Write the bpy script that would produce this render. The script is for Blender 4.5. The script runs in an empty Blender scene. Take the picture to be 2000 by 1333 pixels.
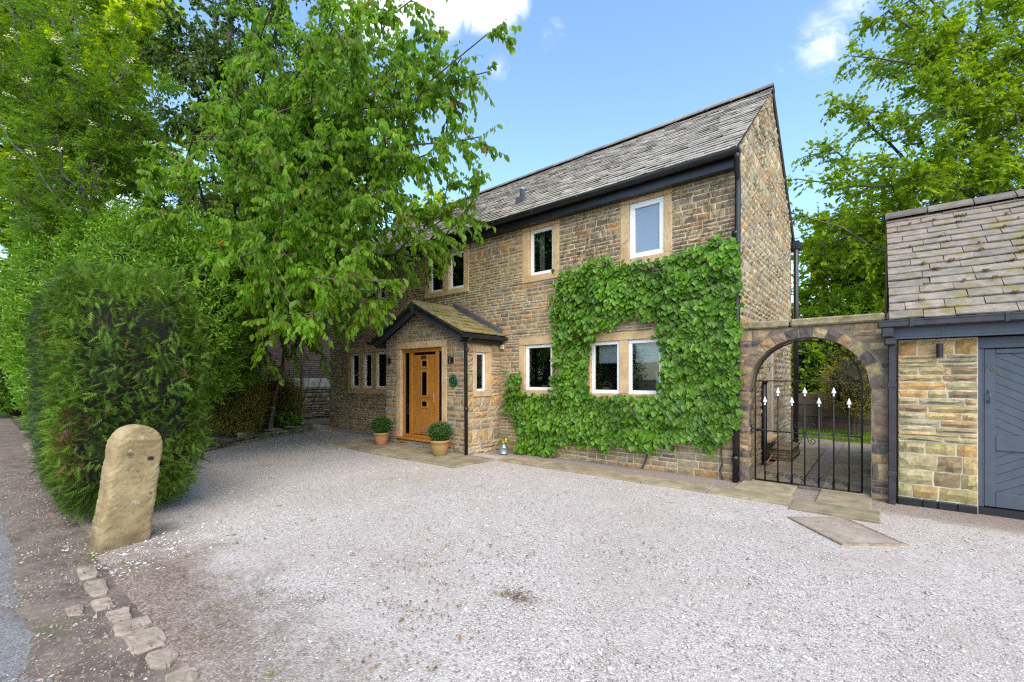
import bpy, math, random
import numpy as np
from mathutils import Vector, noise as mnoise
R = math.radians
rng = np.random.default_rng(7)
random.seed(7)
S = bpy.context.scene
C = S.collection

# ------------------------------------------------------------------ camera
cam = bpy.data.cameras.new('camera'); camo = bpy.data.objects.new('camera', cam); C.objects.link(camo)
cam.sensor_width = 36; cam.lens = 864 / 2000 * 36; cam.shift_y = 0.0368
cam.clip_start = 0.05; cam.clip_end = 2000
YAW = 39.57
camo.location = (0, 0, 1.5); camo.rotation_euler = (R(90), 0, R(YAW)); S.camera = camo
FW = np.array([-math.sin(R(YAW)), math.cos(R(YAW)), 0.0]); RT = np.array([math.cos(R(YAW)), math.sin(R(YAW)), 0.0])

# ------------------------------------------------------------------ sky
SUN_EL, SUN_AZ = 47.0, 130.0          # azimuth clockwise from +Y
W = bpy.data.worlds.new('World'); S.world = W; W.use_nodes = True
nt = W.node_tree; nt.nodes.clear()
def wn(t, **k):
    n = nt.nodes.new(t)
    for a, b in k.items(): setattr(n, a, b)
    return n
out = wn('ShaderNodeOutputWorld'); bg = wn('ShaderNodeBackground'); bg.inputs[1].default_value = 0.14
sky = wn('ShaderNodeTexSky', sky_type='NISHITA', sun_disc=False)
sky.sun_elevation = R(SUN_EL); sky.sun_rotation = R(SUN_AZ); sky.altitude = 100
sky.air_density = 1.0; sky.dust_density = 0.7; sky.ozone_density = 1.3
tc = wn('ShaderNodeTexCoord')
# scattered fair weather clouds: patches of broken noise round a few directions of the sky
nz = wn('ShaderNodeTexNoise'); nz.inputs['Scale'].default_value = 13; nz.inputs['Detail'].default_value = 12; nz.inputs['Roughness'].default_value = 0.68; nz.inputs['Distortion'].default_value = 1.3
nt.links.new(tc.outputs['Generated'], nz.inputs['Vector'])
total = None
for (dx, dy, dz, rad, amp) in [(-.571, .475, .672, .15, 1.7), (-.505, .550, .668, .125, 1.7), (-.640, .420, .645, .14, 1.5), (-.446, .655, .610, .075, .62), (-.540, .612, .578, .07, .60), (-.063, .848, .526, .12, .74), (-.030, .830, .560, .09, .70), (-.115, .845, .517, .06, .55),
                               (-.93, .12, .30, .2, .9), (.8, -.3, .5, .3, 1.), (-.3, -.8, .5, .35, 1.), (.5, -.75, .42, .3, 1.), (-.8, -.5, .35, .3, .9), (.85, .35, .4, .2, .9)]:
    v = Vector((dx, dy, dz)).normalized()
    d = wn('ShaderNodeVectorMath', operation='DISTANCE'); d.inputs[1].default_value = v
    nt.links.new(tc.outputs['Generated'], d.inputs[0])
    m = wn('ShaderNodeMapRange', interpolation_type='SMOOTHSTEP'); m.inputs[1].default_value = 0; m.inputs[2].default_value = rad; m.inputs[3].default_value = amp; m.inputs[4].default_value = 0
    nt.links.new(d.outputs['Value'], m.inputs[0])
    if total is None: total = m.outputs[0]
    else:
        a = wn('ShaderNodeMath', operation='MAXIMUM'); nt.links.new(total, a.inputs[0]); nt.links.new(m.outputs[0], a.inputs[1]); total = a.outputs[0]
mul = wn('ShaderNodeMath', operation='MULTIPLY'); nt.links.new(total, mul.inputs[0]); nt.links.new(nz.outputs[0], mul.inputs[1])
cm = wn('ShaderNodeMapRange', interpolation_type='SMOOTHSTEP'); cm.inputs[1].default_value = 0.22; cm.inputs[2].default_value = 0.62; cm.inputs[3].default_value = 0; cm.inputs[4].default_value = 0.95
nt.links.new(mul.outputs[0], cm.inputs[0])
mx = wn('ShaderNodeMix', data_type='RGBA'); st_ = wn('ShaderNodeMix', data_type='RGBA', blend_type='MULTIPLY'); st_.inputs[0].default_value = 1; nt.links.new(sky.outputs[0], st_.inputs[6]); st_.inputs[7].default_value = (.94, 1.04, 1.04, 1)
nt.links.new(cm.outputs[0], mx.inputs[0]); nt.links.new(st_.outputs[2], mx.inputs[6]); mx.inputs[7].default_value = (4.3, 4.35, 4.5, 1)
nt.links.new(mx.outputs[2], bg.inputs[0]); nt.links.new(bg.outputs[0], out.inputs[0])

# ------------------------------------------------------------------ sun (thin haze: soft edged)
sl = bpy.data.lights.new('sun', 'SUN'); sl.energy = 1.75; sl.angle = R(60); sl.color = (1, .87, .70)
so = bpy.data.objects.new('sun', sl); C.objects.link(so)
sd = Vector((math.sin(R(SUN_AZ)) * math.cos(R(SUN_EL)), math.cos(R(SUN_AZ)) * math.cos(R(SUN_EL)), math.sin(R(SUN_EL))))
so.rotation_euler = sd.to_track_quat('Z', 'Y').to_euler(); so.location = (10, -10, 20)
vs = S.view_settings; vs.view_transform = 'Standard'; vs.look = 'None'; vs.exposure = 1.42; vs.gamma = 1; vs.use_curve_mapping = False
S.cycles.use_denoising = False; S.cycles.filter_width = 1.25; S.cycles.sample_clamp_indirect = 3; S.cycles.adaptive_threshold = .006; S.cycles.caustics_reflective = False; S.cycles.caustics_refractive = False; S.cycles.blur_glossy = 1.0; S.cycles.max_bounces = 10; S.cycles.diffuse_bounces = 8; S.cycles.transmission_bounces = 8; S.cycles.transparent_max_bounces = 12

# ================================================================== helpers
def mesh_np(name, V, F, tint=None, smooth=False):
    V = np.asarray(V, dtype=np.float32).reshape(-1, 3)
    me = bpy.data.meshes.new(name)
    me.vertices.add(len(V)); me.vertices.foreach_set('co', V.ravel())
    if isinstance(F, np.ndarray):
        k = F.shape[1]; n = len(F)
        me.loops.add(n * k); me.loops.foreach_set('vertex_index', F.astype(np.int32).ravel())
        me.polygons.add(n); me.polygons.foreach_set('loop_start', np.arange(0, n * k, k, dtype=np.int32))
    else:
        tot = [len(f) for f in F]; st = np.concatenate([[0], np.cumsum(tot)[:-1]]) if F else np.zeros(0)
        me.loops.add(sum(tot)); me.loops.foreach_set('vertex_index', np.array([i for f in F for i in f], dtype=np.int32))
        me.polygons.add(len(F)); me.polygons.foreach_set('loop_start', st.astype(np.int32))
    me.update(calc_edges=True)
    if tint is not None:
        t = np.asarray(tint, dtype=np.float32)
        if t.ndim == 1: t = np.tile(t, (len(V), 1))
        if t.shape[1] == 3: t = np.concatenate([t, np.ones((len(t), 1), np.float32)], 1)
        at = me.attributes.new('tint', 'FLOAT_COLOR', 'POINT'); at.data.foreach_set('color', t.ravel())
    me.polygons.foreach_set('use_smooth', np.full(len(me.polygons), bool(smooth)))
    return me
def tag(o, label=None, cat=None, group=None, kind=None):
    if label: o['label'] = label
    if cat: o['category'] = cat
    if group: o['group'] = group
    if kind: o['kind'] = kind
    return o
def link(name, me, mat=None, parent=None):
    if mat is not None and not me.materials: me.materials.append(mat)
    o = bpy.data.objects.new(name, me); C.objects.link(o)
    if parent is not None: o.parent = parent; o.matrix_parent_inverse = wmat(parent).inverted()
    return o
def wmat(o):
    m = o.matrix_basis.copy()
    return m if o.parent is None else wmat(o.parent) @ o.matrix_parent_inverse @ m
def empty(name, label, cat, group=None, loc=(0, 0, 0), rz=0):
    o = bpy.data.objects.new(name, None); C.objects.link(o); o.location = loc; o.rotation_euler = (0, 0, rz); o.empty_display_size = .2
    return tag(o, label, cat, group)
class MB:
    def __init__(s): s.v = []; s.f = []; s.t = []
    def add(s, V, F, t=(1, 1, 1)):
        b = len(s.v); s.v += [tuple(p) for p in V]; s.f += [tuple(i + b for i in f) for f in F]; s.t += [tuple(t)] * len(V)
    def box(s, x0, x1, y0, y1, z0, z1, t=(1, 1, 1)):
        V = [(x, y, z) for z in (z0, z1) for y in (y0, y1) for x in (x0, x1)]
        s.add(V, [(0, 2, 3, 1), (4, 5, 7, 6), (0, 1, 5, 4), (2, 6, 7, 3), (0, 4, 6, 2), (1, 3, 7, 5)], t)
    def bevbox(s, x0, x1, y0, y1, z0, z1, b=.006, t=(1, 1, 1)):
        V = []; idx = {}
        c = [(x0, x1), (y0, y1), (z0, z1)]
        for ix in (0, 1):
            for iy in (0, 1):
                for iz in (0, 1):
                    P = [c[0][ix], c[1][iy], c[2][iz]]; sg = [1 if k == 0 else -1 for k in (ix, iy, iz)]
                    for a in range(3):
                        q = [P[k] + (0 if k == a else sg[k] * b) for k in range(3)]
                        idx[(ix, iy, iz, a)] = len(V); V.append(q)
        F = []
        for a in range(3):
            for e in (0, 1):
                o = [k for k in range(3) if k != a]; loop = []
                for (p, q) in ((0, 0), (1, 0), (1, 1), (0, 1)):
                    k = [0, 0, 0]; k[a] = e; k[o[0]] = p; k[o[1]] = q; loop.append(idx[(*k, a)])
                flip = (e == 0) ^ (a == 1)
                F.append(tuple(loop[::-1]) if flip else tuple(loop))
        for a in range(3):                                  # edges along axis a
            o = [k for k in range(3) if k != a]
            for p in (0, 1):
                for q in (0, 1):
                    k0 = [0, 0, 0]; k1 = [0, 0, 0]; k0[o[0]] = k1[o[0]] = p; k0[o[1]] = k1[o[1]] = q; k1[a] = 1
                    F.append((idx[(*k0, o[0])], idx[(*k1, o[0])], idx[(*k1, o[1])], idx[(*k0, o[1])]))
        for ix in (0, 1):
            for iy in (0, 1):
                for iz in (0, 1): F.append(tuple(idx[(ix, iy, iz, a)] for a in range(3)))
        s.add(V, F, t)
    def tube(s, pts, rad, k=8, t=(1, 1, 1), cap=True):
        pts = [Vector(p) for p in pts]; n = len(pts)
        rad = rad if hasattr(rad, '__len__') else [rad] * n
        up = None; rings = []; V = []
        for i, p in enumerate(pts):
            d = (pts[min(i + 1, n - 1)] - pts[max(i - 1, 0)])
            if d.length < 1e-9: d = Vector((0, 0, 1))
            d.normalize()
            if up is None: up = d.orthogonal().normalized()
            else:
                up = up - d * up.dot(d)
                if up.length < 1e-6: up = d.orthogonal()
                up.normalize()
            w = d.cross(up)
            for j in range(k):
                a = 2 * math.pi * j / k; V.append(p + (up * math.cos(a) + w * math.sin(a)) * rad[i])
        F = [(i * k + j, i * k + (j + 1) % k, (i + 1) * k + (j + 1) % k, (i + 1) * k + j) for i in range(n - 1) for j in range(k)]
        if cap: F += [tuple(range(k - 1, -1, -1)), tuple((n - 1) * k + j for j in range(k))]
        s.add(V, F, t)
    def lathe(s, prof, c, k=20, t=(1, 1, 1), ax=(1, 1)):
        V = [(c[0] + r * ax[0] * math.cos(2 * math.pi * j / k), c[1] + r * ax[1] * math.sin(2 * math.pi * j / k), c[2] + z) for r, z in prof for j in range(k)]
        F = [(i * k + j, i * k + (j + 1) % k, (i + 1) * k + (j + 1) % k, (i + 1) * k + j) for i in range(len(prof) - 1) for j in range(k)]
        F += [tuple(range(k - 1, -1, -1)), tuple((len(prof) - 1) * k + j for j in range(k))]
        s.add(V, F, t)
    def prism(s, poly, axis, a0, a1, t=(1, 1, 1)):          # poly in the two other axes, extruded along axis
        n = len(poly)
        def P(u, v, a): return {'x': (a, u, v), 'y': (u, a, v), 'z': (u, v, a)}[axis]
        V = [P(u, v, a0) for u, v in poly] + [P(u, v, a1) for u, v in poly]
        s.add(V, [tuple(range(n)), tuple(range(2 * n - 1, n - 1, -1))] + [(i, i + n, (i + 1) % n + n, (i + 1) % n) for i in range(n)], t)
    def build(s, name, mat, parent=None, smooth=False):
        me = mesh_np(name, s.v, s.f, s.t, smooth)
        return link(name, me, mat, parent)

# ------------------------------------------------------------------ materials
def mat(name):
    m = bpy.data.materials.new(name); m.use_nodes = True; t = m.node_tree; t.nodes.clear()
    o = t.nodes.new('ShaderNodeOutputMaterial'); p = t.nodes.new('ShaderNodeBsdfPrincipled'); t.links.new(p.outputs[0], o.inputs[0])
    return m, t, p, o
def nd(t, ty, **k):
    n = t.nodes.new(ty)
    for a, b in k.items():
        if a.startswith('i_'):
            key = a[2:]; key = int(key) if key.isdigit() else key
            if hasattr(b, 'is_linked') or isinstance(b, bpy.types.NodeSocket): t.links.new(b, n.inputs[key])
            else: n.inputs[key].default_value = b
        else: setattr(n, a, b)
    return n
def pos(t, scale=None):
    g = nd(t, 'ShaderNodeNewGeometry')
    if scale is None: return g.outputs['Position']
    return nd(t, 'ShaderNodeVectorMath', operation='MULTIPLY', i_0=g.outputs['Position'], i_1=scale).outputs[0]
def noise(t, scale, detail=4, rough=.55, vec=None, dist=0):
    return nd(t, 'ShaderNodeTexNoise', i_Vector=vec if vec is not None else pos(t), i_Scale=scale, i_Detail=detail, i_Roughness=rough, i_Distortion=dist).outputs[0]
def mrange(t, v, a, b, c=0, d=1, smooth=True):
    return nd(t, 'ShaderNodeMapRange', interpolation_type='SMOOTHSTEP' if smooth else 'LINEAR', i_0=v, i_1=a, i_2=b, i_3=c, i_4=d).outputs[0]
def mixc(t, f, a, b, blend='MIX'):
    n = nd(t, 'ShaderNodeMix', data_type='RGBA', blend_type=blend)
    for k, v in ((0, f), (6, a), (7, b)):
        if isinstance(v, bpy.types.NodeSocket): t.links.new(v, n.inputs[k])
        else: n.inputs[k].default_value = (*v, 1) if isinstance(v, tuple) and len(v) == 3 else v
    return n.outputs[2]
def bump(t, p, h, strength=.5, dist=.01, prev=None):
    b = nd(t, 'ShaderNodeBump', i_Height=h, i_Strength=strength, i_Distance=dist)
    if prev is not None: t.links.new(prev, b.inputs['Normal'])
    t.links.new(b.outputs[0], p.inputs['Normal']); return b.outputs[0]
def math_(t, op, a, b=0.0):
    return nd(t, 'ShaderNodeMath', operation=op, i_0=a, i_1=b).outputs[0]
def tintc(t): return nd(t, 'ShaderNodeAttribute', attribute_name='tint').outputs['Color']

def stone_mat(name, stain=None, moss=None, gain=1.0, bumpd=.012):
    m, t, p, o = mat(name)
    n1 = noise(t, 14, 6, .65); n2 = noise(t, 90, 4, .7); n3 = noise(t, 2.2, 3)
    v = math_(t, 'ADD', mrange(t, n1, .25, .75, .62, 1.3), mrange(t, n2, .3, .7, -.16, .16))
    c = mixc(t, 1.0, tintc(t), nd(t, 'ShaderNodeCombineColor', i_0=v, i_1=v, i_2=v).outputs[0], 'MULTIPLY')
    c = mixc(t, mrange(t, n3, .45, .75, 0, .35), c, (.16, .13, .095))
    # iron staining
    c = mixc(t, mrange(t, noise(t, 7, 4, .6, dist=.5), .6, .78, 0, .5), c, (.30 * gain, .16 * gain, .06 * gain))
    if stain: c = stain(t, c)
    if moss: c = moss(t, c)
    t.links.new(c, p.inputs['Base Color']); p.inputs['Roughness'].default_value = .92; p.inputs['Specular IOR Level'].default_value = .25
    b = bump(t, p, n1, .7, bumpd); bump(t, p, n2, .5, .004, b)
    return m
def tendrils(t, c, k=1.0):
    # marks the creeper left on the upper right of the front: thin dark upright suckers in a patch round the windows
    P = pos(t); s = nd(t, 'ShaderNodeSeparateXYZ', i_0=P)
    area = math_(t, 'MULTIPLY', mrange(t, math_(t, 'ADD', s.outputs[0], math_(t, 'MULTIPLY', noise(t, 2.5, 3), 1.2)), -4.4, -3.9), mrange(t, math_(t, 'ADD', s.outputs[2], math_(t, 'MULTIPLY', noise(t, 3, 3), .8)), 3.3, 3.8))
    st = noise(t, 1, 3, .7, nd(t, 'ShaderNodeVectorMath', operation='MULTIPLY', i_0=P, i_1=(40, 40, 11)).outputs[0], 1.0)
    f = math_(t, 'MULTIPLY', mrange(t, st, .50, .60, 0, .72 * k), area)
    return mixc(t, f, c, (.10, .050, .036))
def mossy_low(t, c):
    s = nd(t, 'ShaderNodeSeparateXYZ', i_0=pos(t))
    n = noise(t, 5, 5, .6)
    f = mrange(t, math_(t, 'ADD', math_(t, 'MULTIPLY', s.outputs[2], -.9), n), -.2, .55, 0, .38)
    return mixc(t, f, c, (.13, .125, .05))
M = {}
M['stone'] = stone_mat('front stone', tendrils)
M['gable_stone'] = stone_mat('gable stone')
M['garage_stone'] = stone_mat('garage stone', None, mossy_low)
M['arch_stone'] = stone_mat('arch stone')
M['wall_stone'] = stone_mat('dry wall stone', None, lambda t, c: mixc(t, mrange(t, noise(t, 4, 4), .5, .65, 0, .8), c, (.09, .10, .03)))
def simple(name, col, rough=.5, metal=0, spec=.5, nscale=None, nvar=.2, bumps=None):
    m, t, p, o = mat(name)
    if nscale:
        v = mrange(t, noise(t, nscale, 5, .6), .25, .75, 1 - nvar, 1 + nvar)
        c = mixc(t, 1.0, (*col, 1), nd(t, 'ShaderNodeCombineColor', i_0=v, i_1=v, i_2=v).outputs[0], 'MULTIPLY'); t.links.new(c, p.inputs['Base Color'])
    else: p.inputs['Base Color'].default_value = (*col, 1)
    p.inputs['Roughness'].default_value = rough; p.inputs['Metallic'].default_value = metal; p.inputs['Specular IOR Level'].default_value = spec
    if bumps: bump(t, p, noise(t, bumps[0], 5, .65), bumps[1], bumps[2])
    return m
M['mortar'] = simple('lime mortar', (.50, .42, .30), .95, nscale=8, nvar=.3, bumps=(60, .6, .006))
M['mortar_gable'] = simple('gable mortar', (.54, .46, .33), .95, nscale=8, nvar=.25, bumps=(60, .6, .006))
M['mortar_dark'] = simple('old mortar', (.20, .16, .115), .95, nscale=8, nvar=.35, bumps=(60, .6, .006))
M['dark_joint'] = simple('open joint earth', (.035, .03, .022), .95, nscale=12, nvar=.3)
M['plaster'] = simple('inner plaster', (.50, .48, .40), .9)
M['dim_room'] = simple('room surfaces', (.42, .38, .32), .9, nscale=1.5, nvar=.4)
def dressed():
    m, t, p, o = mat('dressed sandstone')
    n1 = noise(t, 5, 5, .6); n2 = noise(t, 150, 3, .6)
    c = mixc(t, mrange(t, n1, .3, .7), (.47, .315, .165), (.62, .445, .26))
    c = mixc(t, mrange(t, noise(t, 18, 5, .7), .52, .72, 0, .55), c, (.33, .25, .16))
    c = tendrils(t, c, .38)
    c = mixc(t, 1.0, c, tintc(t), 'MULTIPLY')
    t.links.new(c, p.inputs['Base Color']); p.inputs['Roughness'].default_value = .9; p.inputs['Specular IOR Level'].default_value = .2
    bump(t, p, n2, .4, .003); return m
M['dressed'] = dressed()
def slate(name, moss=0):
    m, t, p, o = mat(name)
    n1 = noise(t, 9, 6, .65); n2 = noise(t, 45, 5, .7)
    v = math_(t, 'ADD', mrange(t, n1, .25, .75, .7, 1.25), mrange(t, n2, .3, .7, -.12, .14))
    c = mixc(t, 1.0, tintc(t), nd(t, 'ShaderNodeCombineColor', i_0=v, i_1=v, i_2=v).outputs[0], 'MULTIPLY')
    c = mixc(t, mrange(t, noise(t, 60, 3, .6), .62, .70, 0, .5), c, (.42, .41, .36))           # lichen dots
    c = mixc(t, mrange(t, noise(t, 3.2, 5, .7, dist=.8), .50, .72, 0, .45), c, (.12, .10, .09))  # sooty weathering
    if moss: c = mixc(t, mrange(t, noise(t, 5, 5, .65), .56 - .22 * moss, .78 - .2 * moss, 0, .9), c, (.20, .155, .03))
    else: c = mixc(t, mrange(t, noise(t, 6.5, 4, .6), .66, .76, 0, .35), c, (.16, .13, .05))
    t.links.new(c, p.inputs['Base Color']); p.inputs['Roughness'].default_value = .85; p.inputs['Specular IOR Level'].default_value = .18
    b = bump(t, p, n1, .4, .008); bump(t, p, n2, .4, .003, b); return m
M['garage_slate'] = slate('weathered garage slate', .25); M['slate'] = slate('stone slate'); M['moss_slate'] = slate('mossy slate', 1)
M['black_pvc'] = simple('black gutter plastic', (.014, .014, .017), .32, nscale=6, nvar=.4)
M['purple_pvc'] = simple('weathered dark gutter', (.030, .024, .030), .38, nscale=9, nvar=.4)
M['grey_paint'] = simple('slate grey paint', (.060, .075, .098), .5, nscale=7, nvar=.12, bumps=(40, .1, .003))
M['barge_paint'] = simple('charcoal paint', (.028, .033, .042), .5, nscale=6, nvar=.15)
M['lead'] = simple('lead flashing', (.085, .085, .10), .55, nscale=6, nvar=.25)
M['cream_paint'] = simple('cream paint', (.50, .45, .30), .6)
M['upvc'] = simple('white window plastic', (.80, .80, .82), .35)
M['white_paint'] = simple('white paint', (.78, .78, .80), .5, nscale=30, nvar=.06)
M['iron'] = simple('black iron', (.010, .010, .012), .45, 0.0)
M['galv'] = simple('galvanised steel', (.36, .42, .47), .38, .7, nscale=25, nvar=.25)
M['flue'] = simple('blue grey flue', (.22, .29, .36), .45, .3)
M['steel'] = simple('brushed steel', (.55, .53, .52), .3, .9)
M['plaque_green'] = simple('green enamel', (.008, .050, .022), .3, nscale=20, nvar=.2)
M['plaque_text'] = simple('pale raised lettering', (.10, .20, .13), .5)
M['number'] = simple('bronze digits', (.14, .10, .07), .4, .6)
M['plastic_cream'] = simple('cream plastic', (.66, .58, .42), .5)
M['blind'] = simple('roller blind', (.72, .72, .72), .85, nscale=40, nvar=.05)
M['yellow_glaze'] = simple('yellow glaze', (.60, .42, .02), .25)
M['blue_glaze'] = simple('blue glass', (.02, .05, .10), .1)
M['wicker'] = simple('wicker', (.40, .27, .14), .7, nscale=60, nvar=.3)
M['china'] = simple('white china', (.62, .66, .68), .3)
M['lamp_orange'] = simple('orange shade', (.42, .15, .03), .7)
M['hose'] = simple('pink hose', (.35, .16, .15), .5)
M['bark'] = simple('bark', (.075, .058, .045), .95, nscale=18, nvar=.5, bumps=(30, .9, .02))
M['bark_grey'] = simple('grey bark', (.11, .10, .085), .95, nscale=14, nvar=.5, bumps=(25, .8, .02))
M['cherry_bark'] = simple('cherry bark', (.09, .062, .045), .7, nscale=14, nvar=.5, bumps=(35, .8, .01))
M['red_bark'] = simple('reddish bark', (.14, .065, .04), .8, nscale=14, nvar=.3, bumps=(30, .6, .01))
M['twig'] = simple('dry tendril', (.085, .045, .035), .95)
M['cut_wood'] = simple('cut wood', (.45, .28, .12), .8, nscale=20, nvar=.25)
M['core'] = simple('foliage shade filler', (.016, .018, .008), 1, nscale=12, nvar=.6, bumps=(20, 1, .05))  # near-black solid filler; shade inside the foliage put into its colour
M['soil'] = simple('bed soil', (.055, .040, .028), 1, nscale=9, nvar=.5, bumps=(25, 1, .03))
M['red_brick'] = stone_mat('brick')
def terracotta():
    m, t, p, o = mat('mossy terracotta')
    c = mixc(t, mrange(t, noise(t, 5, 5, .6), .42, .68), (.42, .19, .08), (.26, .21, .055))
    t.links.new(c, p.inputs['Base Color']); p.inputs['Roughness'].default_value = .75; bump(t, p, noise(t, 60, 3), .2, .003); return m
M['terracotta'] = terracotta()
def oak():
    m, t, p, o = mat('golden oak')
    v = nd(t, 'ShaderNodeVectorMath', operation='MULTIPLY', i_0=pos(t), i_1=(60, 60, 3)).outputs[0]
    n = noise(t, 1, 5, .6, v, .4)
    c = mixc(t, mrange(t, n, .3, .7), (.30, .115, .014), (.47, .195, .030))
    t.links.new(c, p.inputs['Base Color']); p.inputs['Roughness'].default_value = .42; bump(t, p, n, .12, .003); return m
M['oak'] = oak()
def glass(name, tint_, refl=1.5):
    m = bpy.data.materials.new(name); m.use_nodes = True; t = m.node_tree; t.nodes.clear()
    o = t.nodes.new('ShaderNodeOutputMaterial')
    tr = nd(t, 'ShaderNodeBsdfTransparent', i_Color=(*tint_, 1)); gl = nd(t, 'ShaderNodeBsdfGlossy', i_Roughness=.015, i_Color=(.95, .98, 1, 1))
    fr = nd(t, 'ShaderNodeFresnel', i_IOR=refl)
    mx = nd(t, 'ShaderNodeMixShader', i_0=fr.outputs[0], i_1=tr.outputs[0], i_2=gl.outputs[0]); t.links.new(mx.outputs[0], o.inputs[0]); return m
M['glass'] = glass('window glass', (.86, .90, .88), 1.85)
M['dark_glass'] = glass('tinted door glass', (.10, .11, .11), 1.35)
def frosted():
    m, t, p, o = mat('obscured glass')
    p.inputs['Base Color'].default_value = (.17, .21, .28, 1); p.inputs['Roughness'].default_value = .16; p.inputs['Specular IOR Level'].default_value = 1.0  # even blue-grey base puts some of the mirrored sky into the colour
    p.inputs['Coat Weight'].default_value = 1.0; p.inputs['Coat Roughness'].default_value = .08; p.inputs['Coat IOR'].default_value = 1.7
    v = nd(t, 'ShaderNodeTexVoronoi', i_Vector=pos(t), i_Scale=55.0)
    bump(t, p, v.outputs['Distance'], .10, .01); return m
M['frosted'] = frosted()
def leafmat(name, ca, cb, trans=.35, gloss=.35, rough=.45, cc=None):
    """ca..cb by the per leaf value in tint.r; translucent in sunlight"""
    m = bpy.data.materials.new(name); m.use_nodes = True; t = m.node_tree; t.nodes.clear()
    o = t.nodes.new('ShaderNodeOutputMaterial'); p = t.nodes.new('ShaderNodeBsdfPrincipled')
    s = nd(t, 'ShaderNodeSeparateColor', i_0=tintc(t))
    c = mixc(t, s.outputs[0], ca, cb)
    if cc: c = mixc(t, mrange(t, s.outputs[1], .80, .90), c, cc)
    v = mrange(t, noise(t, 1.3, 2), .3, .7, .75, 1.25)
    c = mixc(t, 1.0, c, nd(t, 'ShaderNodeCombineColor', i_0=v, i_1=v, i_2=v).outputs[0], 'MULTIPLY')
    t.links.new(c, p.inputs['Base Color']); p.inputs['Roughness'].default_value = rough; p.inputs['Specular IOR Level'].default_value = gloss
    tl = nd(t, 'ShaderNodeBsdfTranslucent'); c2 = mixc(t, 1.0, c, (1.5, 1.45, .55), 'MULTIPLY'); t.links.new(c2, tl.inputs[0])
    mx = nd(t, 'ShaderNodeMixShader', i_0=trans, i_1=p.outputs[0], i_2=tl.outputs[0]); t.links.new(mx.outputs[0], o.inputs[0]); return m
M['vine_leaf'] = leafmat('creeper leaf', (.036, .110, .006), (.118, .250, .014), .25, .4)
M['cherry_leaf'] = leafmat('cherry leaf', (.090, .205, .013), (.235, .390, .025), .58, .35, .45, (.20, .14, .03))
M['rowan_leaf'] = leafmat('rowan leaf', (.070, .165, .012), (.180, .310, .020), .5, .25)
M['dark_leaf'] = leafmat('ivy leaf', (.032, .072, .010), (.085, .150, .016), .3, .3, .45, (.10, .05, .02))
M['laurel_leaf'] = leafmat('shrub leaf', (.075, .180, .012), (.190, .350, .024), .35, .4)
M['laurel_dark'] = leafmat('laurel leaf', (.035, .090, .010), (.085, .180, .018), .3, .5)
M['conifer'] = leafmat('conifer spray', (.040, .090, .010), (.140, .245, .020), .2, .2, .6, (.12, .075, .03))
M['conifer_shaded'] = leafmat('shaded conifer spray', (.034, .068, .020), (.085, .150, .036), .2, .2, .6, (.12, .075, .03))  # darker, bluer copy: shade of the hedge's left face put into the colour
M['sycamore'] = leafmat('sycamore leaf', (.115, .210, .010), (.265, .385, .018), .52, .25)
M['lime_leaf'] = leafmat('lime green leaf', (.220, .320, .010), (.420, .520, .016), .55, .2)
M['garden_leaf'] = leafmat('garden foliage', (.110, .215, .012), (.260, .380, .022), .45, .3)
M['olive_twig'] = leafmat('olive twiggy leaf', (.150, .140, .028), (.300, .255, .048), .3, .2, .6, (.10, .055, .025))
M['box_leaf'] = leafmat('box leaf', (.022, .075, .014), (.060, .150, .022), .25, .4)
M['grass'] = leafmat('grass', (.11, .22, .015), (.25, .36, .035), .4, .2, .6)
M['flower_white'] = simple('cream blossom', (.72, .68, .48), .8)
M['flower_yellow'] = simple('yellow blossom', (.75, .42, .01), .6)
M['litter'] = leafmat('fallen leaf', (.12, .065, .035), (.26, .18, .10), .1, .2, .7)
M['weed'] = leafmat('weed', (.09, .17, .02), (.20, .28, .04), .3, .2, .6)

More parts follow.
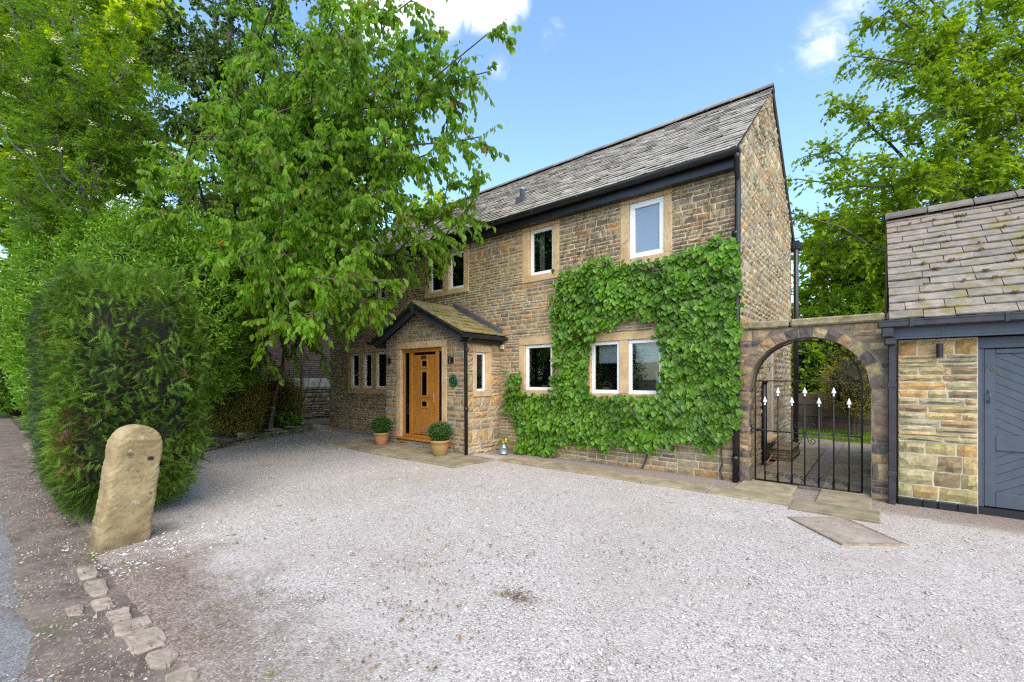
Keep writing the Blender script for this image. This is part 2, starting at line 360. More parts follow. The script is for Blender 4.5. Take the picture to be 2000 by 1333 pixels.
def gravel_mat():
    m, t, p, o = mat('limestone gravel')
    P = pos(t); s = nd(t, 'ShaderNodeSeparateXYZ', i_0=P)
    v1 = nd(t, 'ShaderNodeTexVoronoi', i_Vector=P, i_Scale=75.0, i_Randomness=1.0); v2 = nd(t, 'ShaderNodeTexVoronoi', i_Vector=P, i_Scale=140.0)
    cell = nd(t, 'ShaderNodeSeparateColor', i_0=v1.outputs['Color']); cell2 = nd(t, 'ShaderNodeSeparateColor', i_0=v2.outputs['Color'])
    f = math_(t, 'ADD', math_(t, 'MULTIPLY', cell.outputs[0], .6), math_(t, 'MULTIPLY', cell2.outputs[0], .4))
    c = mixc(t, mrange(t, f, .15, .85), (.360, .322, .300), (.575, .530, .502))
    c = mixc(t, mrange(t, cell.outputs[1], .86, .95, 0, .7), c, (.16, .11, .075))
    c = mixc(t, mrange(t, noise(t, .8, 5, .62), .40, .66, 0, .5), c, (.38, .325, .285))
    # earth and leaf dust showing through: along the lane edge, by the walls and in trodden patches
    nn = noise(t, 2.6, 7, .70, dist=.4)
    ed = mrange(t, math_(t, 'ADD', s.outputs[1], math_(t, 'MULTIPLY', nn, 1.9)), 1.75, 2.6, 1, 0)
    lf = mrange(t, math_(t, 'ADD', s.outputs[0], math_(t, 'MULTIPLY', nn, 1.3)), -2.6, -.2, 1, 0)
    rk = mrange(t, s.outputs[0], -6.5, -4.4, 0, 1)
    ed = math_(t, 'MULTIPLY', math_(t, 'MULTIPLY', ed, lf), rk)
    far = mrange(t, math_(t, 'ADD', s.outputs[0], math_(t, 'MULTIPLY', nn, 3.)), -9.4, -6.6, .35, 0)
    wl = mrange(t, math_(t, 'ADD', s.outputs[1], math_(t, 'MULTIPLY', nn, -.5)), 6.05, 6.35, 0, .75)
    rust = mrange(t, noise(t, 1.5, 6, .75, dist=.6), .57, .72, 0, .5)
    hd = math_(t, 'MULTIPLY', mrange(t, math_(t, 'ADD', s.outputs[0], math_(t, 'MULTIPLY', nn, .5)), -5.15, -4.8, 1, 0), mrange(t, math_(t, 'ADD', s.outputs[1], math_(t, 'MULTIPLY', nn, .5)), 1.3, 1.7, 1, 0))
    d = math_(t, 'MAXIMUM', math_(t, 'MAXIMUM', math_(t, 'MAXIMUM', ed, hd), far), math_(t, 'MAXIMUM', wl, rust))
    d = math_(t, 'MULTIPLY', d, mrange(t, cell.outputs[2], .05, .9, 1.0, .6))
    c = mixc(t, d, c, mixc(t, noise(t, 30, 4, .7), (.10, .066, .045), (.21, .15, .105)))
    t.links.new(c, p.inputs['Base Color']); p.inputs['Roughness'].default_value = .9; p.inputs['Specular IOR Level'].default_value = .2
    h = math_(t, 'SUBTRACT', cell.outputs[0], math_(t, 'MULTIPLY', v1.outputs['Distance'], 1.2))
    b = bump(t, p, h, .55, .008); bump(t, p, noise(t, 220, 3, .7), .4, .003, b); return m
M['gravel'] = gravel_mat()
def pebble():
    m, t, p, o = mat('loose chippings'); c = mixc(t, mrange(t, noise(t, 120, 3), .4, .7, 0, .3), tintc(t), (.30, .26, .23)); t.links.new(c, p.inputs['Base Color']); p.inputs['Roughness'].default_value = .85; return m
M['pebble'] = pebble()
def dirt_mat(name, c0, c1, green=0):
    m, t, p, o = mat(name)
    v = nd(t, 'ShaderNodeTexVoronoi', i_Vector=pos(t), i_Scale=60.0); cell = nd(t, 'ShaderNodeSeparateColor', i_0=v.outputs['Color'])
    c = mixc(t, mrange(t, noise(t, 3, 7, .75), .3, .7), c0, c1)
    c = mixc(t, mrange(t, cell.outputs[0], .82, .97, 0, .6), c, (.33, .25, .18))
    c = mixc(t, mrange(t, cell.outputs[1], .92, .98, 0, .5), c, (.20, .10, .05))
    if green: c = mixc(t, mrange(t, noise(t, 1.6, 5, .65), .58, .72, 0, green), c, (.12, .13, .035))
    t.links.new(c, p.inputs['Base Color']); p.inputs['Roughness'].default_value = .95; p.inputs['Specular IOR Level'].default_value = .15
    b = bump(t, p, noise(t, 18, 6, .7), .5, .02); bump(t, p, cell.outputs[0], .4, .005, b); return m
M['verge'] = dirt_mat('lane side earth', (.090, .072, .060), (.20, .165, .138), .6)
M['ground'] = dirt_mat('earth', (.06, .055, .035), (.11, .10, .055), .8)
def asphalt():
    m, t, p, o = mat('asphalt')
    v = nd(t, 'ShaderNodeTexVoronoi', i_Vector=pos(t), i_Scale=110.0); cell = nd(t, 'ShaderNodeSeparateColor', i_0=v.outputs['Color'])
    c = mixc(t, cell.outputs[0], (.12, .118, .118), (.27, .265, .262))
    sy = nd(t, 'ShaderNodeSeparateXYZ', i_0=pos(t)).outputs[1]
    c = mixc(t, mrange(t, math_(t, 'ADD', noise(t, 3, 6, .7), math_(t, 'MULTIPLY', sy, .35)), .50, .72, 0, .8), c, (.12, .095, .08))
    t.links.new(c, p.inputs['Base Color']); p.inputs['Roughness'].default_value = .95; p.inputs['Specular IOR Level'].default_value = .15; bump(t, p, cell.outputs[0], .6, .006); return m
M['asphalt'] = asphalt()
def flag_mat():
    m, t, p, o = mat('sandstone flag')
    n = noise(t, 4, 6, .65)
    c = mixc(t, 1.0, mixc(t, mrange(t, n, .3, .72), (.20, .165, .10), (.36, .30, .20)), tintc(t), 'MULTIPLY')
    c = mixc(t, mrange(t, noise(t, 9, 5, .7), .58, .74, 0, .5), c, (.13, .115, .055))
    t.links.new(c, p.inputs['Base Color']); p.inputs['Roughness'].default_value = .88; bump(t, p, noise(t, 35, 5, .7), .4, .006); return m
M['flag'] = flag_mat()
def kerb_mat():
    m, t, p, o = mat('worn kerb stone')
    c = mixc(t, 1.0, mixc(t, mrange(t, noise(t, 9, 6, .65), .3, .72), (.27, .225, .175), (.42, .365, .30)), tintc(t), 'MULTIPLY')
    c = mixc(t, mrange(t, noise(t, 6, 6, .7, dist=.5), .50, .66, 0, .8), c, (.13, .095, .07))
    t.links.new(c, p.inputs['Base Color']); p.inputs['Roughness'].default_value = .9; bump(t, p, noise(t, 45, 5, .7), .5, .008); return m
M['kerb'] = kerb_mat()
def post_mat():
    m, t, p, o = mat('tooled gritstone')
    tcn = nd(t, 'ShaderNodeTexCoord').outputs['Object']
    n = noise(t, 5, 6, .65, tcn)
    c = mixc(t, mrange(t, n, .3, .72), (.235, .168, .085), (.400, .310, .172))
    c = mixc(t, mrange(t, noise(t, 3.2, 5, .7, tcn, .5), .56, .72, 0, .6), c, (.19, .15, .045))
    c = mixc(t, mrange(t, noise(t, 7, 5, .7, tcn), .60, .72, 0, .8), c, (.06, .05, .035))
    c = mixc(t, mrange(t, noise(t, 4.1, 4, .6, tcn), .60, .72, 0, .45), c, (.35, .16, .06))
    t.links.new(c, p.inputs['Base Color']); p.inputs['Roughness'].default_value = .95; p.inputs['Specular IOR Level'].default_value = .15
    w = nd(t, 'ShaderNodeTexNoise', i_Vector=nd(t, 'ShaderNodeVectorMath', operation='MULTIPLY', i_0=nd(t, 'ShaderNodeMapping', i_Vector=tcn, i_Rotation=(R(-42), 0, 0)).outputs[0], i_1=(6, 7, 52)).outputs[0], i_Scale=1.0, i_Detail=4, i_Roughness=.6)
    c2_ = mixc(t, mrange(t, w.outputs[0], .40, .58, .10, 0), c, (.11, .08, .045))
    vz = nd(t, 'ShaderNodeSeparateXYZ', i_0=tcn).outputs[2]
    c2_ = mixc(t, mrange(t, noise(t, 38, 3, .6, tcn), .60, .70, 0, .55), c2_, (.10, .085, .055))
    c2_ = mixc(t, mrange(t, noise(t, 22, 4, .6, tcn), .62, .68, 0, .5), c2_, (.50, .46, .36))
    c2_ = mixc(t, mrange(t, math_(t, 'ADD', vz, math_(t, 'MULTIPLY', noise(t, 7, 4, .6, tcn), .4)), .18, .42, .65, 0), c2_, (.10, .075, .05))
    t.links.new(c2_, p.inputs['Base Color']); b = bump(t, p, w.outputs[0], .4, .010); bump(t, p, noise(t, 60, 4, .7, tcn), .6, .006, b); return m
M['post'] = post_mat()
def fence_mat(name, a, b):
    m, t, p, o = mat(name)
    n = noise(t, 1, 5, .65, nd(t, 'ShaderNodeVectorMath', operation='MULTIPLY', i_0=pos(t), i_1=(3, 3, 40)).outputs[0])
    c = mixc(t, 1.0, mixc(t, mrange(t, n, .3, .7), a, b), tintc(t), 'MULTIPLY')
    t.links.new(c, p.inputs['Base Color']); p.inputs['Roughness'].default_value = .85; bump(t, p, n, .4, .006); return m
M['fence_dark'] = fence_mat('stained fence', (.055, .038, .038), (.115, .080, .076))
M['fence_brown'] = fence_mat('weathered boards', (.075, .050, .035), (.15, .105, .075))
M['concrete'] = simple('concrete board', (.33, .34, .34), .9, nscale=5, nvar=.3)
M['manhole_frame'] = simple('rusty frame', (.29, .215, .15), .85, nscale=20, nvar=.3, bumps=(60, .4, .004))
M['manhole_fill'] = dirt_mat('cover infill', (.27, .23, .19), (.40, .35, .295))

# ------------------------------------------------------------------ stones
FRONT = [(0.328, 0.239, 0.134), (0.345, 0.249, 0.14), (0.294, 0.216, 0.13), (0.271, 0.211, 0.134), (0.379, 0.277, 0.155), (0.306, 0.194, 0.098), (0.242, 0.183, 0.113), (0.397, 0.228, 0.098), (0.335, 0.266, 0.171), (0.363, 0.26, 0.146), (0.282, 0.228, 0.155), (0.311, 0.228, 0.13), (0.208, 0.155, 0.104)]
GABLE = [(0.376, 0.305, 0.191), (0.405, 0.329, 0.209), (0.338, 0.272, 0.172), (0.432, 0.367, 0.246), (0.395, 0.281, 0.153), (0.32, 0.272, 0.191), (0.367, 0.31, 0.209), (0.282, 0.225, 0.148), (0.414, 0.272, 0.13)]
GARAGE = [(0.458, 0.32, 0.139), (0.416, 0.32, 0.151), (0.374, 0.31, 0.172), (0.489, 0.349, 0.16), (0.354, 0.291, 0.16), (0.468, 0.281, 0.109), (0.322, 0.291, 0.185), (0.395, 0.32, 0.139), (0.27, 0.184, 0.109), (0.447, 0.369, 0.202)]
ARCH = [(0.275, 0.186, 0.109), (0.211, 0.147, 0.102), (0.134, 0.102, 0.087), (0.339, 0.243, 0.128), (0.096, 0.079, 0.072), (0.25, 0.186, 0.122), (0.32, 0.205, 0.109), (0.166, 0.122, 0.096), (0.397, 0.301, 0.16), (0.115, 0.096, 0.084)]
def pick(pal):
    c = np.array(pal[rng.integers(len(pal))]); return c * rng.uniform(.86, 1.14) * (1 + rng.uniform(-.03, .03, 3))
def stone_geo(c4, proud, gap=.006):
    A, B, Cc, D = [np.array(q, float) for q in c4]; ctr = (A + B + Cc + D) / 4
    w = np.linalg.norm(B - A); h = np.linalg.norm(D - A)
    def inset(q, s):
        d = ctr - q; n = np.linalg.norm(d); return q + np.array([np.sign(d[0]) * min(s, abs(d[0]) * .4), np.sign(d[1]) * min(s, abs(d[1]) * .4)])
    A, B, Cc, D = [inset(q, gap) for q in (A, B, Cc, D)]
    nx = 5 if w > .22 else 4; ny = 4 if h > .16 else 3
    V = np.zeros((nx, ny, 3)); jit = min(.006, h * .07)
    for i in range(nx):
        for j in range(ny):
            u = i / (nx - 1); v = j / (ny - 1)
            if 0 < i < nx - 1: u += rng.uniform(-.06, .06)
            if 0 < j < ny - 1: v += rng.uniform(-.08, .08)
            q = A * (1 - u) * (1 - v) + B * u * (1 - v) + Cc * u * v + D * (1 - u) * v + rng.uniform(-jit, jit, 2)
            edge = i in (0, nx - 1) or j in (0, ny - 1)
            V[i, j, :2] = q
            V[i, j, 2] = proud * rng.uniform(.08, .35) if edge else proud * rng.uniform(.55, 1.25)
    vid = lambda i, j: i * ny + j
    F = [(vid(i, j), vid(i + 1, j), vid(i + 1, j + 1), vid(i, j + 1)) for i in range(nx - 1) for j in range(ny - 1)]
    ring = [(i, 0) for i in range(nx)] + [(nx - 1, j) for j in range(1, ny)] + [(i, ny - 1) for i in range(nx - 2, -1, -1)] + [(0, j) for j in range(ny - 2, 0, -1)]
    Vl = V.reshape(-1, 3).tolist(); b = len(Vl)
    for (i, j) in ring: Vl.append([V[i, j, 0], V[i, j, 1], -.02])
    n = len(ring)
    F += [(b + k, b + (k + 1) % n, vid(*ring[(k + 1) % n]), vid(*ring[k])) for k in range(n)]
    return np.array(Vl), F
def to_world(L, o, u, n):
    L = np.asarray(L); return np.array(o) + L[:, :1] * np.array(u) + L[:, 1:2] * np.array([0, 0, 1]) + L[:, 2:3] * np.array(n)
def courses(w, z0, z1, openings=(), hrange=(.16, .225), lrange=(.14, .36), slope=None, rows_p=(.045, .46, .495), keys=()):
    """rects of random coursed rubble; slope(v)->(umin,umax) clips a gable"""
    ks = sorted(set([z0, z1] + [k for o in openings for k in (o[2], o[3]) if z0 < k < z1] + list(keys))); lv = [ks[0]]
    for k in ks[1:]:
        if k - lv[-1] > .045: lv.append(k)
        elif k == ks[-1]: lv[-1] = k
    bands = []
    for a, b in zip(lv[:-1], lv[1:]):
        n = max(1, round((b - a) / rng.uniform(*hrange))); cuts = np.linspace(a, b, n + 1)
        if n > 1: cuts[1:-1] += rng.uniform(-.02, .02, n - 1)
        bands += list(zip(cuts[:-1], cuts[1:]))
    res = []
    for (a, b) in bands:
        um = (0, w)
        iv = [um]
        for o in openings:
            if o[3] > a + .02 and o[2] < b - .02:
                nv = []
                for (p, q) in iv:
                    if o[0] > p: nv.append((p, min(q, o[0])))
                    if o[1] < q: nv.append((max(p, o[1]), q))
                iv = [(p, q) for p, q in nv if q - p > .02]
        for (p, q) in iv:
            x = p
            while x < q - 1e-6:
                L = rng.uniform(.45, 1.5); e = q if q - (x + L) < .3 else x + L
                hb = b - a; nr = rng.choice([1, 2, 3], p=rows_p)
                if hb < .07: nr = 1
                elif hb < .13: nr = min(nr, 2)
                rc = np.linspace(a, b, nr + 1)
                if nr > 1: rc[1:-1] += rng.uniform(-.16, .16, nr - 1) * hb / nr
                for r0, r1 in zip(rc[:-1], rc[1:]):
                    y = x
                    while y < e - 1e-6:
                        l = rng.uniform(*lrange) * (1.25 if (r1 - r0) < .075 else 1) * (.75 if nr == 1 else 1)
                        f = e if e - (y + l) < .10 else y + l
                        if slope is None: res.append([(y, r0), (f, r0), (f, r1), (y, r1)])
                        else:
                            l0, h0 = slope(r0); l1, h1 = slope(r1)
                            cl = lambda u, lo, hi: min(max(u, lo), hi)
                            qd = [(cl(y, l0, h0), r0), (cl(f, l0, h0), r0), (cl(f, l1, h1), r1), (cl(y, l1, h1), r1)]
                            if (qd[1][0] - qd[0][0]) + (qd[2][0] - qd[3][0]) > .06: res.append(qd)
                        y = f
                x = e
    return res
def laid(quads, o, u, n, pal, proud=(.008, .020), gap=.008):
    out = []
    for q in quads:
        V, F = stone_geo(q, rng.uniform(*proud), gap)
        Wv = to_world(V, o, u, n); c = Wv.mean(0); a = abs((q[1][0] - q[0][0] + q[2][0] - q[3][0]) / 2 * (q[3][1] - q[0][1]))
        d = c - np.array([0, 0, 1.5]); dist = np.linalg.norm(d)
        out.append(dict(V=Wv, F=F, t=pick(pal), c=c, show=a / dist ** 2 * abs(np.dot(d / dist, np.array(n))), q=q))
    return out
def as_objects(stones, name, m, parent):
    for s in stones:
        loc = s['c']; me = mesh_np(name, s['V'] - loc, s['F'], s['t']); o = link(name, me, m, parent); o.location = loc
def as_stuff(stones, name, m, parent):
    V = []; F = []; T = []; b = 0
    for s in stones:
        V.append(s['V']); F += [tuple(i + b for i in f) for f in s['F']]; T.append(np.tile(s['t'], (len(s['V']), 1))); b += len(s['V'])
    o = link(name, mesh_np(name, np.concatenate(V), F, np.concatenate(T)), m, parent); o['kind'] = 'stuff'; return o

# ================================================================== setting: ground
def sheet(name, m, x0, x1, y0, y1, step, z, amp=.0, nsc=.6, edge=None):
    xs = np.arange(x0, x1 + step / 2, step); ys = np.arange(y0, y1 + step / 2, step)
    V = []
    for j, y in enumerate(ys):
        for x in xs:
            yy = y
            if edge and j in edge: yy = y + edge[j](x)
            V.append((x, yy, z - (.035 if edge and j in edge else 0) + amp * mnoise.noise(Vector((x * nsc, y * nsc, 3.1))) + amp * .4 * mnoise.noise(Vector((x * nsc * 5, y * nsc * 5, 1)))))
    nx = len(xs); F = np.array([(j * nx + i, j * nx + i + 1, (j + 1) * nx + i + 1, (j + 1) * nx + i) for j in range(len(ys) - 1) for i in range(nx - 1)])
    o = link(name, mesh_np(name, V, F, (1., 1., 1.), True), m); o['kind'] = 'structure'; return o
g = link('ground', mesh_np('ground', [(-600, -600, -.06), (600, -600, -.06), (600, 600, -.06), (-600, 600, -.06)], np.array([(0, 1, 2, 3)])), M['ground']); g['kind'] = 'structure'
ne = lambda f, a, s: (lambda x: a * mnoise.noise(Vector((x * f, s, 0))) + a * .5 * mnoise.noise(Vector((x * f * 3.3, s, 5))))
vg = sheet('verge', M['verge'], -40, 12, -.6, 1.6, .08, -.022, .018, 1.3)
for v_ in vg.data.vertices: v_.co.z = min(-.043 + .16 * (v_.co.y - .20) + .014 * mnoise.noise(Vector((v_.co.x * 1.7, v_.co.y * 1.7, 2))) + .012 * mnoise.noise(Vector((v_.co.x * 6, v_.co.y * 6, 2))), -.022 + .006 * mnoise.noise(Vector((v_.co.x * 5, v_.co.y * 5, 9))))
sheet('road', M['asphalt'], -40, 12, -5.0, 1.0, .25, -.043, .004, .5)
sheet('side_path_gravel', M['gravel'], -1.55, .55, 7.06, 13.2, .2, -.008, .01)
sheet('gravel_drive', M['gravel'], -15.5, 6.0, .62, 7.1, .12, .002, .014, .7, {0: ne(1.4, .07, 7.)})
sheet('lawn', M['ground'], -8, 8, 12.9, 16.4, .5, -.02, .02)
bp = [(-10.35, 1.9), (-10.60, 2.6), (-10.9, 3.15), (-11.55, 4.0), (-12.05, 4.75), (-12.35, 5.6), (-12.8, 6.2), (-14.6, 6.6), (-16.95, 6.2), (-16.95, 1.7), (-13.6, 1.75)]
fb = MB(); fb.prism(bp, 'z', -.05, .10); o = fb.build('flower_bed', M['soil']); o['kind'] = 'structure'
sheet('far_bank', M['soil'], -40, -17.0, .8, 7.4, .5, .0, .06)

# ================================================================== house
H = empty('stone_house', 'two storey coursed stone house with stone slate roof and a gabled front porch', 'house', loc=(-7.4, 9.7, 0))
XL, XR, YF, YB = -13.25, -1.58, 7.06, 12.29
EAVE_Y, EAVE_Z, RIDGE_Y, RIDGE_Z = 6.80, 4.80, 9.70, 7.10
WT = 4.62                                                     # top of the front wall under the soffit
# openings x0,x1,z0,z1 of the stone surrounds
WIN = {'UR': (-3.41, -2.53, 3.40, 4.60), 'UM': (-5.55, -4.67, 3.42, 4.60), 'U2': (-8.62, -7.09, 3.46, 4.55), 'U1': (-11.9, -10.16, 3.54, 4.52),
       'L1': (-12.18, -10.02, 1.07, 2.39), 'LM': (-5.645, -4.68, 1.13, 2.32), 'LR': (-4.13, -2.54, 1.08, 2.30)}
PORCH_HOLE = (-8.84, -6.18, 0, 2.35)
def wall_sheet(name, m, o, u, n, w, z0, z1, opens, parent, depth=.30, inner=None, front=True):
    """flat wall with openings: outer skin, inner skin and reveals"""
    us = sorted(set([0, w] + [q for p in opens for q in p[:2] if 0 < q < w])); zs = sorted(set([z0, z1] + [q for p in opens for q in p[2:] if z0 < q < z1]))
    b = MB(); bi = MB()
    inside = lambda uc, zc: any(p[0] < uc < p[1] and p[2] < zc < p[3] for p in opens)
    W3 = lambda uu, zz, d: tuple(to_world([(uu, zz, d)], o, u, n)[0])
    for a, c in zip(us[:-1], us[1:]):
        for e, f in zip(zs[:-1], zs[1:]):
            if inside((a + c) / 2, (e + f) / 2): continue
            b.add([W3(a, e, 0), W3(c, e, 0), W3(c, f, 0), W3(a, f, 0)], [(0, 1, 2, 3)])
            bi.add([W3(a, e, -depth), W3(c, e, -depth), W3(c, f, -depth), W3(a, f, -depth)], [(3, 2, 1, 0)])
    for p in opens:
        a, c, e, f = p
        for q in (((a, e), (a, f)), ((c, f), (c, e)), ((a, f), (c, f)), ((c, e), (a, e))):
            (u0, v0), (u1, v1) = q
            b.add([W3(u0, v0, 0), W3(u1, v1, 0), W3(u1, v1, -.12), W3(u0, v0, -.12)], [(0, 1, 2, 3)])
            bi.add([W3(u0, v0, -.12), W3(u1, v1, -.12), W3(u1, v1, -depth), W3(u0, v0, -depth)], [(0, 1, 2, 3)])
    ob = b.build(name, m, parent)
    if inner: bi.build('inner_wall', inner, parent)
    return ob
fo = (XL, YF, 0)
fopen = [(a - XL, b - XL, c, d) for (a, b, c, d) in WIN.values()]
front = wall_sheet('front_wall', M['mortar'], fo, (1, 0, 0), (0, -1, 0), XR - XL, -.05, WT + .3, fopen + [(PORCH_HOLE[0] - XL, PORCH_HOLE[1] - XL, .05, 2.3)], H, .30, M['plaster'])
# gable wall: pentagon
gw = YB - YF
gab = MB()
def roof_z(y): return EAVE_Z + (RIDGE_Z - EAVE_Z) * (1 - abs(y - RIDGE_Y) / (RIDGE_Y - EAVE_Y)) - .07
for X, nm in ((XR, 'gable_wall'), (XL, 'far_gable_wall')):
    b = MB(); s_ = 1 if X == XR else -1
    b.prism([(YF + .004, -.05), (YB - .004, -.05), (YB - .004, roof_z(YB)), (RIDGE_Y, roof_z(RIDGE_Y)), (YF + .004, roof_z(YF))], 'x', X - s_ * .28, X)
    ob = b.build(nm, M['mortar_gable'] if X == XR else M['mortar'], H)
    if X == XR: gable = ob
b = MB(); b.box(XL + .28, XR - .28, YB - .3, YB, 0, 4.9); b.build('rear_wall', M['mortar'], H)
b = MB(); b.box(XL + .29, XR - .29, YF + .305, YB - .31, .02, .10); b.box(XL + .29, XR - .29, YF + .305, YB - .31, 2.5, 2.75); b.box(XL + .29, XR - .29, YF + .305, YB - .31, 4.66, 4.70)
for x in (-10, -6.3, -4.4): b.box(x, x + .1, YF + .31, YB - .31, .1, 4.66)
b.box(XL + .29, XR - .29, YF + 2.8, YF + 2.9, .1, 4.66)
b.build('room_shell', M['dim_room'], H)
# --- creeper outline (x, z on the front)
VINE_OUT = [(-5.86, 1.58), (-5.65, 1.63), (-5.42, 1.6), (-5.36, 1.35), (-5.27, 1.17), (-4.75, 1.22), (-4.73, 1.44), (-4.54, 1.96), (-4.7, 2.09), (-4.74, 2.49), (-4.7, 3.0), (-4.6, 3.46), (-4.39, 3.48), (-4.15, 3.46), (-3.91, 3.61), (-3.51, 3.56), (-3.3, 3.42), (-3.02, 3.42), (-2.56, 3.39), (-2.42, 3.4), (-2.17, 3.52), (-1.84, 3.61), (-1.6, 3.49), (-1.5, 3.39), (-1.49, 2.96), (-1.54, 2.64), (-1.48, 2.17), (-1.49, 1.85), (-1.56, 1.39), (-1.54, 1.06), (-1.5, 0.9), (-1.69, 0.72), (-1.91, 0.43), (-2.07, 0.55), (-2.35, 0.56), (-2.56, 0.47), (-2.86, 0.37), (-3.18, 0.38), (-3.34, 0.48), (-3.6, 0.34), (-3.73, 0.26), (-3.96, 0.38), (-4.15, 0.32), (-4.39, 0.38), (-4.75, 0.27), (-4.78, 0.07), (-5.47, -0.02), (-5.62, 0.02), (-5.47, 0.34), (-5.65, 0.74), (-5.9, 0.96)]
VINE_HOLE = [(-3.82, 2.22), (-3.85, 1.97), (-3.87, 1.36), (-3.78, 1.26), (-3.51, 1.25), (-3.1, 1.26), (-2.86, 1.28), (-2.63, 1.23), (-2.65, 1.56), (-2.62, 1.89), (-2.69, 2.18), (-2.73, 2.44), (-2.86, 2.49), (-3.1, 2.59), (-3.34, 2.58), (-3.47, 2.43), (-3.73, 2.37)]
def inpoly(P, poly):
    x, y = P[:, 0], P[:, 1]; r = np.zeros(len(P), bool); n = len(poly)
    for i in range(n):
        x0, y0 = poly[i]; x1, y1 = poly[(i + 1) % n]
        if y0 == y1: continue
        c = ((y0 > y) != (y1 > y)) & (x < (x1 - x0) * (y - y0) / (y1 - y0) + x0); r ^= c
    return r
# --- stones of the walls
big = lambda o: (o[0] - XL, o[1] - XL, o[2], o[3])
SF = laid(courses(XR - XL, 0, WT, [big(o) for o in WIN.values()] + [(PORCH_HOLE[0] - XL + .02, PORCH_HOLE[1] - XL - .02, 0, 2.5)]), fo, (1, 0, 0), (0, -1, 0), FRONT)
def gs(v):
    if v + .07 <= EAVE_Z: return (0, gw)
    hw = (RIDGE_Z - .10 - v) / (RIDGE_Z - EAVE_Z) * (RIDGE_Y - EAVE_Y); return (max(0, RIDGE_Y - YF - hw), min(gw, RIDGE_Y - YF + hw)) if hw > 0 else (RIDGE_Y - YF, RIDGE_Y - YF)
GD = (8.98, 10.02, .36, 2.1)                                   # tall window in the gable
SG = laid(courses(gw, 0, 6.98, [(GD[0] - YF, GD[1] - YF, GD[2], GD[3])], (.16, .26), (.13, .36), gs, (.16, .54, .30)), (XR, YF, 0), (0, 1, 0), (1, 0, 0), GABLE, (.012, .03))
# porch
PX0, PX1, PY = -8.85, -6.16, 6.09
DOOR = (-8.43, -6.75, .16, 2.30)
pm = (PX0 + PX1) / 2
def ps(v):
    if v <= 2.36: return (0, PX1 - PX0)
    hw = (3.02 - v) / (3.02 - 2.36) * (PX1 - PX0) / 2; return (pm - PX0 - hw, pm - PX0 + hw) if hw > 0 else (pm - PX0, pm - PX0)
SP = laid(courses(PX1 - PX0, 0, 2.98, [(DOOR[0] - PX0, DOOR[1] - PX0, DOOR[2], DOOR[3])], (.17, .25), (.14, .38), ps, (.24, .46, .30), keys=(2.36,)), (PX0, PY, 0), (1, 0, 0), (0, -1, 0), FRONT + [(.34, .32, .29), (.31, .29, .25)], (.012, .028))
PSW = (6.24, 6.78, 1.14, 2.16)
SP += laid(courses(YF - PY, 0, 2.33, [(PSW[0] - PY, PSW[1] - PY, PSW[2], PSW[3])], (.17, .25), (.14, .40), None, (.20, .46, .34)), (PX1, PY, 0), (0, 1, 0), (1, 0, 0), [tuple(1.15 * q for q in c) for c in FRONT], (.012, .028))  # side palette lightened: the brighter light on this face is in the colour
pb = wall_sheet('porch_front', M['mortar'], (PX0, PY, 0), (1, 0, 0), (0, -1, 0), PX1 - PX0, -.05, 2.36, [(DOOR[0] - PX0, DOOR[1] - PX0, DOOR[2], DOOR[3])], H, .25, M['plaster'])
b = MB(); b.prism([(PX0, 2.36), (PX1, 2.36), (pm, 3.02)], 'y', PY, PY + .2); b.build('porch_gable', M['mortar'], H)
wall_sheet('porch_side', M['mortar'], (PX1, PY, 0), (0, 1, 0), (1, 0, 0), YF - PY, -.05, 2.36, [(PSW[0] - PY, PSW[1] - PY, PSW[2], PSW[3])], H, .25, M['plaster'])
b = MB(); b.box(PX0, PX0 + .25, PY + .26, YF, 0, 2.36); b.build('porch_far_side', M['mortar'], H)
allst = [(s, M['stone'], front) for s in SF] + [(s, M['gable_stone'], gable) for s in SG] + [(s, M['stone'], pb) for s in SP]
hid = inpoly(np.array([(s['c'][0], s['c'][2]) for s in SF]), VINE_OUT) & ~inpoly(np.array([(s['c'][0], s['c'][2]) for s in SF]), VINE_HOLE)
for s, h in zip(SF, hid):
    if h: s['show'] = 0
order = sorted(range(len(allst)), key=lambda i: -allst[i][0]['show']); chosen = set(order[:300])
for par, m in ((front, M['stone']), (gable, M['gable_stone']), (pb, M['stone'])):
    as_objects([a[0] for i, a in enumerate(allst) if i in chosen and a[2] is par], 'stone', m, par)
    as_stuff([a[0] for i, a in enumerate(allst) if i not in chosen and a[2] is par], 'coursed_stonework', m, par)

